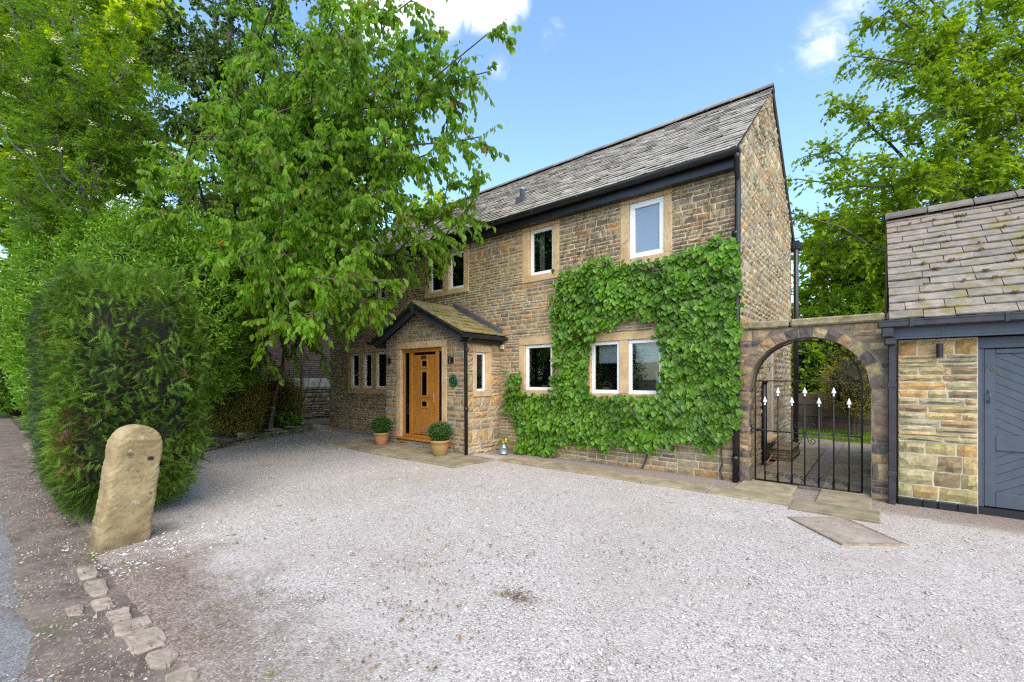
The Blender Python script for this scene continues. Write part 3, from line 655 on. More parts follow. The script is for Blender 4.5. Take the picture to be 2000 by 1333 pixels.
# --- windows: surround of dressed stone, white frames, panes
def window(key, lights, y_set=.028, lint=.13, sill=.13, jamb=.13, frame=.062, glassm='glass', plane='front', sillproj=.03):
    """lights: list of (x0,x1,z0,z1) for each casement"""
    x0, x1, z0, z1 = WIN[key] if isinstance(key, str) else key
    if plane == 'front': T = lambda x, d, z: (x, YF + d, z)
    else: T = lambda x, d, z: (plane - d, x, z)
    def bx(b, a, c, d0, d1, e, f, bev=.006):
        p = T(a, d0, e); q = T(c, d1, f); lo = [min(p[k], q[k]) for k in range(3)]; hi = [max(p[k], q[k]) for k in range(3)]
        b.bevbox(lo[0], hi[0], lo[1], hi[1], lo[2], hi[2], bev, tv)
    W_ = None
    for li, (a, c, e, f) in enumerate(lights):
        tv = (1, 1, 1); b = MB()
        bx(b, a, c, y_set, y_set + .06, f - frame, f); bx(b, a, c, y_set, y_set + .06, e, e + frame)
        bx(b, a, a + frame, y_set + .001, y_set + .059, e + frame + .001, f - frame - .001); bx(b, c - frame, c, y_set + .001, y_set + .059, e + frame + .001, f - frame - .001)
        if W_ is None: W_ = b.build('window', M['upvc'], H)
        else: b.build('casement', M['upvc'], W_)
        gl = MB(); p = T(a + frame - .004, y_set + .035, e + frame - .004); q = T(c - frame + .004, y_set + .035, f - frame + .004)
        if plane == 'front': gl.add([p, (q[0], p[1], p[2]), q, (p[0], p[1], q[2])], [(0, 1, 2, 3)])
        else: gl.add([p, (p[0], q[1], p[2]), q, (p[0], p[1], q[2])], [(0, 1, 2, 3)])
        gl.build('pane', M[glassm], W_)
    def piece(nm, a, c, e, f, d0=-.012, d1=.2):
        global tv_
        b = MB(); nonlocal tv
        v = rng.uniform(.9, 1.08); tv = (v, v * rng.uniform(.96, 1.02), v * rng.uniform(.92, 1.02)); bx(b, a, c, d0, d1, e, f, .008); b.build(nm, M['dressed'], W_)
    piece('lintel', x0, x1, z1 - lint, z1, -.016); piece('sill', x0, x1, z0, z0 + sill, -sillproj)
    la = lights[0][0]; lc = lights[-1][1]
    piece('jamb', x0, la, z0 + sill + .003, z1 - lint - .003); piece('jamb', lc, x1, z0 + sill + .003, z1 - lint - .003)
    for p, q in zip(lights[:-1], lights[1:]): piece('mullion', p[1], q[0], z0 + sill + .003, z1 - lint - .003)
    return W_
tv = (1, 1, 1)
window('UR', [(-3.255, -2.655, 3.53, 4.465)], glassm='frosted', frame=.09, y_set=.03)
window('UM', [(-5.385, -4.815, 3.565, 4.465)], frame=.06, y_set=.05)
window('U2', [(-8.455, -7.945, 3.585, 4.44), (-7.755, -7.235, 3.585, 4.44)], sill=.12, lint=.11)
window('U1', [(-11.75, -11.30, 3.67, 4.42), (-11.15, -10.75, 3.67, 4.42), (-10.62, -10.30, 3.67, 4.42)], sill=.13, lint=.10)
window('L1', [(-11.99, -11.55, 1.225, 2.24), (-11.33, -10.91, 1.225, 2.24), (-10.715, -10.20, 1.225, 2.24)], lint=.15, sill=.155, y_set=.006, frame=.07)
window('LM', [(-5.49, -4.83, 1.27, 2.175)], lint=.145, sill=.14)
window('LR', [(-3.99, -3.43, 1.24, 2.16), (-3.28, -2.69, 1.24, 2.16)], lint=.14, sill=.16)
window((PSW[0], PSW[1], PSW[2], PSW[3]), [(6.34, 6.62, 1.25, 2.03)], plane=PX1, sill=.11, lint=.13, frame=.045)
window((GD[0], GD[1], GD[2], GD[3]), [(9.1, 9.88, .42, 2.0)], plane=XR, sill=.06, lint=.1, y_set=-.005, sillproj=.12)

# --- front door
def part_box(nm, m, par, x0, x1, y0, y1, z0, z1, bev=.006):
    b = MB(); b.bevbox(x0, x1, y0, y1, z0, z1, bev); return b.build(nm, m, par)
DY = PY + .07
door = part_box('front_door', M['oak'], H, -7.93, -7.19, DY + .012, DY + .052, .29, 2.02, .004)
for nm, (a, c, e, f) in dict(frame_head=(-8.28, -6.90, 2.075, 2.16), frame_foot=(-8.28, -6.90, .21, .27)).items(): part_box('door_frame', M['oak'], door, a, c, DY - .02, DY + .07, e, f)
for a, c in ((-8.28, -8.215), (-8.05, -7.95), (-7.17, -7.075), (-6.965, -6.90)): part_box('door_frame', M['oak'], door, a, c, DY - .018, DY + .068, .272, 2.073)
for a, c in ((-8.213, -8.052), (-7.073, -6.967)): 
    part_box('side_light', M['dark_glass'], door, a, c, DY + .01, DY + .016, .272, 2.073, .001)
for (e, f) in ((1.765, 1.885), (1.14, 1.64), (.90, 1.005)):
    b = MB()
    for (a, c, g0, g1) in ((-7.665, -7.630, e - .035, f + .035), (-7.473, -7.438, e - .035, f + .035), (-7.629, -7.474, f, f + .035), (-7.629, -7.474, e - .035, e)): b.bevbox(a, c, DY - .004, DY + .02, g0, g1, .004)
    b.build('glazing_bead', M['oak'], door)
    part_box('pane', M['dark_glass'], door, -7.629, -7.474, DY + .005, DY + .0105, e, f, .0005)
for z in (.29, 2.0): pass
b = MB(); b.bevbox(-7.262, -7.232, DY - .004, DY + .012, 1.0, 1.20, .004); b.tube([(-7.247, DY - .004, 1.135), (-7.247, DY - .045, 1.135), (-7.26, DY - .05, 1.135), (-7.385, DY - .05, 1.135)], .010, 8); b.build('handle', M['steel'], door)
b = MB(); b.bevbox(-7.69, -7.415, DY - .002, DY + .012, .335, .39, .004); b.bevbox(-7.67, -7.435, DY - .010, DY - .001, .345, .38, .003); b.build('letter_box', M['steel'], door)
npl = part_box('number_plate', M['iron'], door, -7.655, -7.50, DY + .002, DY + .012, 1.93, 2.0, .002)
def text(body, m, loc, size, rot, parent, name, ext=.003, label=None, sx=1):
    cu = bpy.data.curves.new(name, 'FONT'); cu.body = body; cu.size = size; cu.extrude = ext; cu.align_x = 'CENTER'; cu.align_y = 'CENTER'
    tmp = bpy.data.objects.new('tmp', cu); me = bpy.data.meshes.new_from_object(tmp); bpy.data.objects.remove(tmp); bpy.data.curves.remove(cu)
    o = link(name, me, m); o.location = loc; o.rotation_euler = rot; o.scale = (sx, 1, 1)
    if parent is not None: o.parent = parent; o.matrix_parent_inverse = wmat(parent).inverted()
    return o
text('76', M['lead'], (-7.578, DY - .001, 1.965), .075, (R(90), 0, 0), door, 'number')
b = MB(); b.bevbox(-8.39, -6.86, PY - .09, DY + .06, .165, .208, .01); b.build('threshold', M['oak'], door)
b = MB(); v = 1
for (a, c, e, f, nm) in ((-8.43, -6.75, 2.16, 2.30, 'door_lintel'), (-8.43, -8.285, .17, 2.157, 'door_jamb'), (-6.895, -6.75, .17, 2.157, 'door_jamb')):
    bb = MB(); bb.bevbox(a, c, PY - .018, PY + .2, e, f, .008); bb.build(nm, M['dressed'], H)
b = MB(); b.box(PX0 + .26, PX1 - .26, PY + .26, YF + .3, .10, .14); b.box(PX0 + .26, PX1 - .26, YF + .2, YF + .25, .14, 2.34); b.build('hall_shell', M['dim_room'], H)

# --- roof
roof = None
b = MB(); b.prism([(EAVE_Y + .06, EAVE_Z - .075), (RIDGE_Y, RIDGE_Z - .075), (2 * RIDGE_Y - EAVE_Y - .06, EAVE_Z - .075), (2 * RIDGE_Y - EAVE_Y - .06, EAVE_Z - .045), (RIDGE_Y, RIDGE_Z - .035), (EAVE_Y + .06, EAVE_Z - .045)][::-1], 'x', XL - .06, XR + .03)
roof = b.build('roof', M['dark_joint'], H)
SLATE = [(0.392, 0.357, 0.317), (0.363, 0.333, 0.298), (0.432, 0.39, 0.335), (0.329, 0.304, 0.275), (0.383, 0.348, 0.312), (0.294, 0.271, 0.252), (0.451, 0.41, 0.354), (0.343, 0.315, 0.28)]
def slates(x0, x1, e, r, along, n_rows, wr, pal, thick=(.008, .014), lap=.45, gap=.004):
    """rows of slates from eave point e to ridge point r (2D in the slope plane), along = map(u, s, h)->world"""
    L = math.dist(e, r); ex = L / n_rows; res = []
    for k in range(n_rows):
        u = x0 - (rng.uniform(.0, wr[0]) if k % 2 else 0)
        while u < x1 - .02:
            w = rng.uniform(*wr); a = max(u, x0); c = min(u + w, x1)
            if c < x1 and x1 - c < .1: c = x1
            if c - a > .05:
                t = rng.uniform(*thick); s0 = k * ex + rng.uniform(-.008, .008); s1 = min((k + 1 + lap) * ex, L); h0 = .013 + rng.uniform(0, .004)
                sk = rng.uniform(-.005, .005); tl = rng.uniform(-.004, .004)
                nb = 4; V = []
                for i in range(nb):                         # bottom edge slightly ragged
                    uu = a + gap / 2 + (c - a - gap) * i / (nb - 1); rag = rng.uniform(-.005, .005) if 0 < i < nb - 1 else rng.uniform(0, .008)
                    for (s, h) in ((s0 + rag, h0 + tl * i), (s0 + rag + .004, h0 + t + tl * i), (s1, t * .5 - .006)):
                        V.append((uu + (sk if s == s1 else 0), s, h))
                F = [(3 * i, 3 * i + 3, 3 * i + 4, 3 * i + 1) for i in range(nb - 1)] + [(3 * i + 1, 3 * i + 4, 3 * i + 5, 3 * i + 2) for i in range(nb - 1)] + [(0, 1, 2), (3 * nb - 3, 3 * nb - 1, 3 * nb - 2)]
                Wv = np.array([along(*p) for p in V]); cc = Wv.mean(0); dd = np.linalg.norm(cc - np.array([0, 0, 1.5]))
                res.append(dict(V=Wv, F=F, t=pick(pal) * .5 + np.mean(pal, 0) * .5, c=cc, show=(c - a) * ex / dd ** 2, row=k))
            u += w
    return res
def slope_map(ey, ez, ry, rz):
    L = math.hypot(ry - ey, rz - ez); dy, dz = (ry - ey) / L, (rz - ez) / L
    return lambda u, s, h: (u, ey + dy * s - dz * h, ez + dz * s + dy * h)
SR = slates(XL - .08, XR + .05, (EAVE_Y, EAVE_Z), (RIDGE_Y, RIDGE_Z - .01), slope_map(EAVE_Y, EAVE_Z - .045, RIDGE_Y, RIDGE_Z - .045), 25, (.22, .42), SLATE)
order = sorted(range(len(SR)), key=lambda i: -SR[i]['show']); ch = set(order[:250])
as_objects([s for i, s in enumerate(SR) if i in ch], 'slate', M['slate'], roof); as_stuff([s for i, s in enumerate(SR) if i not in ch], 'slate_rows', M['slate'], roof)
SB = slates(XL - .08, XR + .05, (0, 0), (math.dist((EAVE_Y, EAVE_Z), (RIDGE_Y, RIDGE_Z)) - .01, 0), slope_map(2 * RIDGE_Y - EAVE_Y, EAVE_Z - .045, RIDGE_Y, RIDGE_Z - .045), 25, (.3, .5), SLATE)
for s in SB: s['V'][:, 1] = 2 * RIDGE_Y - s['V'][:, 1] if False else s['V'][:, 1]
rb = MB(); dyb = RIDGE_Y - EAVE_Y
rb.add([(XL - .08, 2 * RIDGE_Y - EAVE_Y, EAVE_Z - .02), (XR + .05, 2 * RIDGE_Y - EAVE_Y, EAVE_Z - .02), (XR + .05, RIDGE_Y, RIDGE_Z - .01), (XL - .08, RIDGE_Y, RIDGE_Z - .01)], [(0, 1, 2, 3)], (.28, .27, .26)); rb.build('rear_slope', M['slate'], roof)
x = XL - .08; 
while x < XR + .04:                                            # stone ridge tiles
    l = min(rng.uniform(.42, .52), XR + .06 - x); b = MB(); dz = rng.uniform(-.006, .006); c = pick(SLATE) * .55
    b.prism([(RIDGE_Y - .15, RIDGE_Z - .075 + dz), (RIDGE_Y, RIDGE_Z + .035 + dz), (RIDGE_Y + .15, RIDGE_Z - .075 + dz), (RIDGE_Y + .15, RIDGE_Z - .050 + dz), (RIDGE_Y, RIDGE_Z + .065 + dz), (RIDGE_Y - .15, RIDGE_Z - .050 + dz)][::-1], 'x', x, x + l - .008, c)
    b.build('ridge_tile', M['slate'], roof); x += l
b = MB(); b.prism([(YF - .02, EAVE_Z - .27), (EAVE_Y + .09, EAVE_Z - .27), (EAVE_Y + .09, EAVE_Z - .08), (YF + .1, EAVE_Z + .06)], 'x', XL - .03, XR + .02); b.build('fascia', M['black_pvc'], H)
def gutter(name, m, p0, p1, r=.06, parent=None, out=None):
    """half round trough with a thick rim between two points, hung level"""
    p0 = Vector(p0); p1 = Vector(p1); d = (p1 - p0).normalized(); side = Vector((0, 0, 1)).cross(d)
    prof = [(math.cos(a), math.sin(a)) for a in np.linspace(math.pi, 2 * math.pi, 9)]; prof = [(r * c, r * s) for c, s in prof] + [(r, .008), (r - .008, .008)] + [((r - .008) * math.cos(a), (r - .008) * math.sin(a)) for a in np.linspace(2 * math.pi, math.pi, 9)] + [(-r + .008, .008), (-r, .008)]
    V = [p + side * c + Vector((0, 0, s)) for p in (p0, p1) for c, s in prof]; n = len(prof); b = MB()
    b.add(V, [(i, (i + 1) % n, (i + 1) % n + n, i + n) for i in range(n)])
    for p in (p0, p1):                                         # stop ends
        b.add([p + side * c + Vector((0, 0, s)) for c, s in prof[:9]], [tuple(range(9))])
    return b.build(name, m, parent, False)
gt = gutter('gutter', M['black_pvc'], (XL - .1, EAVE_Y - .005, EAVE_Z - .075), (XR + .10, EAVE_Y - .005, EAVE_Z - .075), .072, H)
for x in np.arange(XR - .5, XL, -1.0):
    b = MB(); pts = [(x, EAVE_Y - .005 + .079 * math.cos(a), EAVE_Z - .075 + .079 * math.sin(a)) for a in np.linspace(math.pi, 2 * math.pi, 9)]
    b.tube([(x, EAVE_Y - .085, EAVE_Z - .06)] + pts, .010, 6); b.build('gutter_bracket', M['black_pvc'], gt)
b = MB(); b.box(XL - .02, XR + .02, 2 * RIDGE_Y - EAVE_Y - .20, 2 * RIDGE_Y - EAVE_Y - .05, EAVE_Z - .26, EAVE_Z - .08); b.build('rear_fascia', M['black_pvc'], H)
gutter('rear_gutter', M['black_pvc'], (XL - .1, 2 * RIDGE_Y - EAVE_Y, EAVE_Z - .06), (XR + .12, 2 * RIDGE_Y - EAVE_Y, EAVE_Z - .06), .07, H)
def downpipe(m, path, r, parent, joints=(), name='downpipe'):
    b = MB(); b.tube(path, r, 10); o = b.build(name, m, parent, True)
    for z in joints:
        x, y = path[-1][0], path[-1][1]; c = MB(); c.tube([(x, y, z - .03), (x, y, z + .03)], r * 1.22, 10); c.build('pipe_collar', m, o, True)
    return o
downpipe(M['black_pvc'], [(-1.52, EAVE_Y - .01, 4.68), (-1.52, EAVE_Y - .01, 4.62), (-1.535, 6.86, 4.52), (-1.55, 6.97, 4.40), (-1.55, 6.985, 4.3), (-1.565, 6.985, 2.2), (-1.585, 6.985, .0)], .041, H, (3.6, 2.2, .35))
downpipe(M['black_pvc'], [(-1.46, 12.5, 4.70), (-1.46, 12.35, 4.60), (-1.47, 12.2, 4.5), (-1.47, 12.2, 0)], .052, H, (2.6,))
b = MB(); b.bevbox(-1.54, -1.40, 12.15, 12.45, 4.52, 4.72, .01); b.build('hopper', M['black_pvc'], H)
b = MB(); b.tube([(-1.535, 8.80, 0), (-1.535, 8.80, 1.42)], .045, 10); b.tube([(-1.535, 8.80, 1.42), (-1.535, 8.80, 1.47)], .058, 10)
b.tube([(-1.55 + .05 * math.cos(a), 8.80 + .05 * math.sin(a) * .5, 1.55 + .05 * math.sin(a)) for a in np.linspace(0, 6, 14)], .006, 5); b.build('waste_pipe', M['iron'], H, True)
b = MB(); zc = EAVE_Z + (7.52 - EAVE_Y) * (RIDGE_Z - EAVE_Z) / (RIDGE_Y - EAVE_Y)
b.lathe([(.058, -.15), (.058, .20), (.066, .20), (.066, .24), (.03, .26)], (-5.92, 7.52, zc), 14); b.build('flue_pipe', M['flue'], H, True)
b = MB(); b.box(-6.02, -5.82, 7.40, 7.60, zc - .11, zc + .03); b.build('flue_flashing', M['lead'], H)
# porch roof
PRZ, PEZ, PEX = 3.12, 2.40, 1.53
prof = None
b = MB(); b.prism([(pm - PEX + .03, PEZ - .06), (pm, PRZ - .06), (pm + PEX - .03, PEZ - .06), (pm + PEX - .03, PEZ - .03), (pm, PRZ - .025), (pm - PEX + .03, PEZ - .03)], 'y', 5.80, YF)
proof = b.build('porch_roof', M['dark_joint'], H)
def pmap(sg):
    L = math.hypot(PEX, PRZ - PEZ); dx, dz = -sg * PEX / L, (PRZ - PEZ) / L
    return lambda u, s, h: (pm + sg * PEX + dx * s + sg * dz * h, u, PEZ - .03 + dz * s + PEX / L * h)
MOSSY = [(.30, .265, .18), (.27, .24, .16), (.33, .29, .19), (.25, .23, .17)]
for sg in (1, -1):
    q = slates(5.78, YF, (0, 0), (math.hypot(PEX, PRZ - PEZ), 0), pmap(sg), 7, (.22, .42), MOSSY, (.014, .024))
    for s in q:
        if sg == 1: s['F'] = [f[::-1] for f in s['F']]
    as_objects(q, 'slate', M['moss_slate'], proof)
for y0 in (5.77, 6.20, 6.64):
    b = MB(); b.prism([(pm - .16, PRZ - .095), (pm, PRZ - .005), (pm + .16, PRZ - .095), (pm + .16, PRZ - .065), (pm, PRZ + .03), (pm - .16, PRZ - .065)], 'y', y0, y0 + .425, pick(MOSSY)); b.build('ridge_tile', M['moss_slate'], proof)
for sg in (1, -1):
    b = MB(); z = lambda x: PEZ - .06 + (PRZ - PEZ) * (1 - abs(x - pm) / PEX)
    xe = pm + sg * (PEX - .10); 
    b.prism([(pm + sg * .001, z(pm) - .175), (xe - sg * .10, z(xe - sg * .1) - .175), (xe, z(xe) - .16), (xe, z(xe) - .002), (pm + sg * .001, z(pm) - .002)], 'y', 5.84, 5.875); b.build('barge_board', M['barge_paint'], proof)
    b = MB(); b.prism([(pm + sg * .001, z(pm) - .07), (xe, z(xe) - .065), (xe, z(xe) - .004), (pm + sg * .001, z(pm) - .004)], 'y', 5.815, 5.838); b.build('barge_trim', M['black_pvc'], proof)
b = MB(); b.prism([(pm - .055, PRZ - .02), (pm + .055, PRZ - .02), (pm + .045, PRZ - .20), (pm, PRZ - .30), (pm - .045, PRZ - .20)], 'y', 5.78, 5.812); b.build('finial_board', M['barge_paint'], proof)
b = MB(); b.prism([(pm + .02, PRZ - .02), (pm + PEX - .12, PEZ + .02), (pm + PEX - .12, PEZ + .15), (pm + .02, PRZ + .12)], 'y', 6.93, YF - .002); b.build('flashing_board', M['lead'], proof)
for sg in (1, -1):
    b = MB(); xx = pm + sg * (PEX - .16); b.box(min(xx, xx + sg * .06), max(xx, xx + sg * .06), 5.88, YF - .05, PEZ - .20, PEZ - .075); b.build('eave_board', M['black_pvc'], proof)
    gutter('porch_gutter', M['black_pvc'], (pm + sg * (PEX + .01), 5.74, PEZ - .065), (pm + sg * (PEX + .01), YF - .04, PEZ - .065), .055, proof)
b = MB(); b.prism([(PX0, 2.36), (PX1, 2.36), (pm + PEX - .1, PEZ - .10), (pm - PEX + .1, PEZ - .10)][::-1], 'y', 5.88, 5.90) if False else None
downpipe(M['black_pvc'], [(pm + PEX + .01, 5.97, PEZ - .09), (pm + PEX + .01, 5.97, PEZ - .13), (-6.10, 5.985, 2.18), (-6.10, 6.0, 0)], .036, H, (2.05, .92))
# brick chimney at the far end of the ridge
chs = []
for (o, u, n, w) in (((-13.15, 9.45, 6.7), (1, 0, 0), (0, -1, 0), .55), ((-12.6, 9.45, 6.7), (0, 1, 0), (1, 0, 0), .5)):
    chs += laid([[(x0, z0), (x0 + .19, z0), (x0 + .19, z0 + .075), (x0, z0 + .075)] for r_ in range(9) for z0 in [r_ * .078] for x0 in np.arange(0, w - .1, .19)], o, u, n, [(.25, .12, .08), (.22, .10, .07), (.28, .15, .10)], (.004, .006))
b = MB(); b.box(-13.15, -12.6, 9.45, 9.95, 6.6, 7.42); cst = b.build('chimney', M['mortar_dark'], roof); 
b = MB(); b.bevbox(-13.2, -12.55, 9.40, 10.0, 7.42, 7.5, .01, (.3, .25, .2)); b.build('chimney_cap', M['wall_stone'], roof)
as_stuff(chs, 'chimney_bricks', M['red_brick'], roof)
# ================================================================== arched garden wall
AX0, AX1, AC, AR, ASP, AT, AY1 = -1.545, .16, -.7425, .682, 1.375, 2.20, 7.40
A = empty('arched_wall', 'dark old stone wall with a round arch and long coping stones, between house and garage', 'wall', loc=(AC, 7.2, 0))
def zin(x):
    d = abs(x - AC); return ASP + math.sqrt(max(AR * AR - d * d, 0)) if d < AR else 0
b = MB(); xs = list(np.linspace(AC - AR, AC + AR, 29))
b.box(AX0, AC - AR, YF, AY1, -.05, AT); b.box(AC + AR, AX1, YF, AY1, -.05, AT)
for p, q in zip(xs[:-1], xs[1:]):
    zp, zq = zin(p + 1e-9), zin(q - 1e-9)
    b.add([(p, YF, zp), (q, YF, zq), (q, YF, AT), (p, YF, AT), (p, AY1, zp), (q, AY1, zq), (q, AY1, AT), (p, AY1, AT)], [(0, 1, 2, 3), (5, 4, 7, 6), (4, 5, 1, 0)])
body = b.build('wall_core', M['mortar_dark'], A)
quads = []
for q in courses(AX1 - AX0, 0, AT, (), (.16, .24), (.14, .36), None, (.12, .5, .38), keys=(ASP,)):
    x0, x1 = q[0][0] + AX0, q[1][0] + AX0; z0, z1 = q[0][1], q[2][1]; RO = AR + .145
    if z1 <= ASP + 1e-6:
        lo, hi = AC - AR, AC + AR
        segs = [(x0, min(x1, lo)), (max(x0, hi), x1)]
        for a, c in segs:
            if c - a > .035: quads.append([(a - AX0, z0), (c - AX0, z0), (c - AX0, z1), (a - AX0, z1)])
    else:
        lim = lambda z: math.sqrt(max(RO * RO - max(z - ASP, 0) ** 2, 0))
        l0, l1 = lim(z0), lim(z1)
        for sg in (-1, 1):
            if sg < 0: a0, a1, c0, c1 = x0, x0, min(x1, AC - l0), min(x1, AC - l1)
            else: a0, a1, c0, c1 = max(x0, AC + l0), max(x0, AC + l1), x1, x1
            if sg > 0 and x0 < AC < x1: a1 = max(a1, AC); 
            if (c0 - a0) + (c1 - a1) > .07 and c0 >= a0 - .001 and c1 >= a1 - .001: quads.append([(a0 - AX0, z0), (max(c0, a0) - AX0, z0), (max(c1, a1) - AX0, z1), (a1 - AX0, z1)])
            elif c1 - a1 > .06: quads.append([(a1 - AX0, z0 + .02), (c1 - AX0, z0 + .02), (c1 - AX0, z1), (a1 - AX0, z1)]) if c1 - a1 > .1 and False else None
nv = 15; an = np.linspace(math.pi, 0, nv + 1)
vou = []
for i in range(nv):
    a0, a1 = an[i], an[i + 1]; ro = min(AR + rng.uniform(.125, .155), AT - ASP if False else 9)
    pt = lambda a, r: (AC + r * math.cos(a) - AX0, min(ASP + r * math.sin(a), AT - .004))
    vou.append([pt(a0, AR - .004), pt(a0, ro), pt(a1, ro), pt(a1, AR - .004)][::-1])
SA = laid(quads, (AX0, YF, 0), (1, 0, 0), (0, -1, 0), ARCH, (.010, .026))
SV = laid([[q[0], q[3], q[2], q[1]][::1] for q in vou], (AX0, YF, 0), (1, 0, 0), (0, -1, 0), ARCH + [(.33, .25, .13), (.31, .22, .12)], (.014, .030), .007)
for s_ in SV: s_['F'] = s_['F']
as_objects(SA, 'stone', M['arch_stone'], A); as_objects(SV, 'arch_stone', M['arch_stone'], A)
# reveals of the right hand jamb face the opening
SJ = laid(courses(AY1 - YF, 0, ASP, (), (.16, .24), (.16, .34), None, (.3, .5, .2)), (AC - AR, YF, 0), (0, 1, 0), (1, 0, 0), ARCH + [(.30, .23, .14)], (.006, .014))
as_objects(SJ, 'jamb_stone', M['arch_stone'], A)
for x0, x1 in ((AX0, -.93), (-.915, .07), (.085, .15)):
    b = MB(); b.bevbox(x0, x1, YF - .05, AY1 + .04, AT + .002, AT + .105, .02, np.array((.27, .22, .13)) * rng.uniform(.9, 1.1)); b.build('coping_stone', M['wall_stone'], A)

# ================================================================== iron gate
G = empty('garden_gate', 'black wrought iron arched gate with white spear points under the stone arch', 'gate', loc=(-.76, 7.15, 0))
GY, GX0, GX1, GS = 7.17, -1.362, -.153, 1.41
gr = (GX1 - GX0) / 2; gc = (GX0 + GX1) / 2
b = MB(); b.tube([(GX0, GY, .05), (GX0, GY, GS)] + [(gc - gr * math.cos(a), GY, GS + gr * math.sin(a)) for a in np.linspace(.05, math.pi - .05, 24)] + [(GX1, GY, GS), (GX1, GY, .05)], .011, 8); b.build('gate_frame', M['iron'], G, True)
for z, r in ((.052, .011), (.757, .009), (1.468, .008)):
    b = MB(); b.tube([(GX0, GY - .001, z), (GX1, GY - .001, z)], r, 8); b.build('rail', M['iron'], G, True)
bars = [(-1.238, 1.13), (-1.078, 1.26), (-.911, 1.13), (-.762, 1.265), (-.603, 1.13), (-.443, 1.27), (-.283, 1.13)]
for x, z in bars:
    b = MB(); b.tube([(x, GY - .012, .05), (x, GY - .012, z)], .0095, 8); bar = b.build('bar', M['iron'], G, True)
    b = MB(); b.lathe([(.009, -.005), (.013, 0), (.010, .015), (.010, .035), (.030, .040), (.024, .055), (.006, .105), (.001, .118)], (x, GY - .012, z), 10, ax=(1, .55)); b.build('spear_point', M['white_paint'], bar, True)
def scroll(c, r, turns, start, sgn, y, thick=.0055, name='scroll'):
    pts = []
    for t_ in np.linspace(0, 1, 26):
        a = start + sgn * turns * 2 * math.pi * t_; rr = r * (1 - .78 * t_); pts.append((c[0] + rr * math.cos(a), y, c[1] + rr * math.sin(a)))
    b = MB(); b.tube(pts, thick, 6); b.build(name, M['iron'], G, True)
bx = [x for x, _ in bars]
for x in (bx[0], bx[1], bx[2], bx[3], bx[4], bx[5]):
    for sg in (1, -1):
        cx = x + .078 + sg * .037
        scroll((cx, .15 - .01 * sg), .036, 1.25, -math.pi / 2 if sg > 0 else -math.pi / 2, sg, GY - .004)
        b = MB(); b.tube([(x + .078 + sg * .074, GY - .004, .055), (x + .078 + sg * .07, GY - .004, .10), (x + .078 + sg * .072, GY - .004, .15)], .0055, 6); b.build('scroll_stem', M['iron'], G, True)
for sx in (1, -1):
    for sz in (1, -1):
        scroll((-.762 + sx * .085, .757 + sz * .10), .045, 1.3, math.pi / 2 * (2 if sx > 0 else 0), -sx * sz, GY - .003)
        b = MB(); b.tube([(-.762 + sx * .01, GY - .003, .757 + sz * .005), (-.762 + sx * .03, GY - .003, .757 + sz * .06), (-.762 + sx * .04, GY - .003, .757 + sz * .10)], .0055, 6); b.build('scroll_stem', M['iron'], G, True)
for a in (150, 122, 90, 62, 35):
    ca, sa = math.cos(R(a)), math.sin(R(a))
    for sg in (1, -1): scroll((gc + .50 * ca + sg * .04 * sa, GS + .50 * sa - sg * .04 * ca), .042, 1.2, R(a), sg, GY, .0035, 'arch_scroll')
b = MB(); b.tube([(gc, GY, 1.47), (gc, GY, GS + gr - .01)], .004, 6); b.build('arch_stem', M['iron'], G)
for z in (.78,):
    b = MB(); b.tube([(GX0 - .07, GY, z + .004), (GX0 + .13, GY - .01, z - .012)], .012, 8); b.bevbox(GX0 - .075, GX0 - .045, GY - .02, GY + .02, z - .05, z + .06, .004); b.build('hinge', M['iron'], G)
b = MB(); b.tube([(GX1, GY, .34), (GX1 + .07, GY, .345)], .008, 6); b.bevbox(GX1 + .05, GX1 + .08, GY - .03, GY, .30, .36, .004); b.build('latch', M['iron'], G)

# ================================================================== garage
Q = empty('stone_garage', 'low stone garage with stone slate roof and slate grey boarded doors', 'garage', loc=(2.3, 9.0, 0))
QX0, QX1, DX0, DX1 = .195, 4.8, .858, 3.4
for p_, q_ in ((QX0, DX0), (DX1, QX1)): b = MB(); b.box(p_, q_, YF, YF + .35, .0, 1.96); b.build('front_pier', M['mortar_gable'], Q)
b = MB(); b.box(QX0, QX0 + .3, YF + .36, 11.1, 0, 2.1); b.box(QX1 - .3, QX1, YF + .36, 11.1, 0, 2.1); b.box(QX0 + .3, QX1 - .3, 10.8, 11.1, 0, 2.1); b.build('garage_wall', M['mortar_dark'], Q)
QR_Y, QR_Z, QE_Y, QE_Z = 9.07, 4.02, 6.86, 2.215
for X in (QX0 + .02, QX1 - .02):
    b = MB(); b.prism([(YF, 2.1), (11.1, 2.1), (11.1, 2.2), (QR_Y, QR_Z - .1), (YF, 2.2)], 'x', X, X + .2 if X < 1 else X - .2); b.build('garage_gable', M['mortar_dark'], Q)
SQ = laid(courses(DX0 - QX0, .10, 1.95, (), (.13, .24), (.16, .46), None, (.42, .46, .12)), (QX0, YF, 0), (1, 0, 0), (0, -1, 0), GARAGE, (.020, .042), .009)
as_objects(SQ, 'stone', M['garage_stone'], Q)
SQ2 = laid(courses(QX1 - DX1, .10, 1.95, (), (.13, .24), (.16, .46), None, (.42, .46, .12)), (DX1, YF, 0), (1, 0, 0), (0, -1, 0), GARAGE, (.014, .030), .008)
as_stuff(SQ2, 'stonework', M['garage_stone'], Q)
x = QX0 - .01
for l in (.22, .13, .16, .16):
    b = MB(); b.bevbox(x, x + l - .006, YF - .045, YF + .02, 0, .092, .008); b.build('plinth_block', M['black_pvc'], Q); x += l
b = MB(); b.box(DX0, DX1, YF + .0, YF + .1, 0, .085); b.build('door_step', M['iron'], Q)
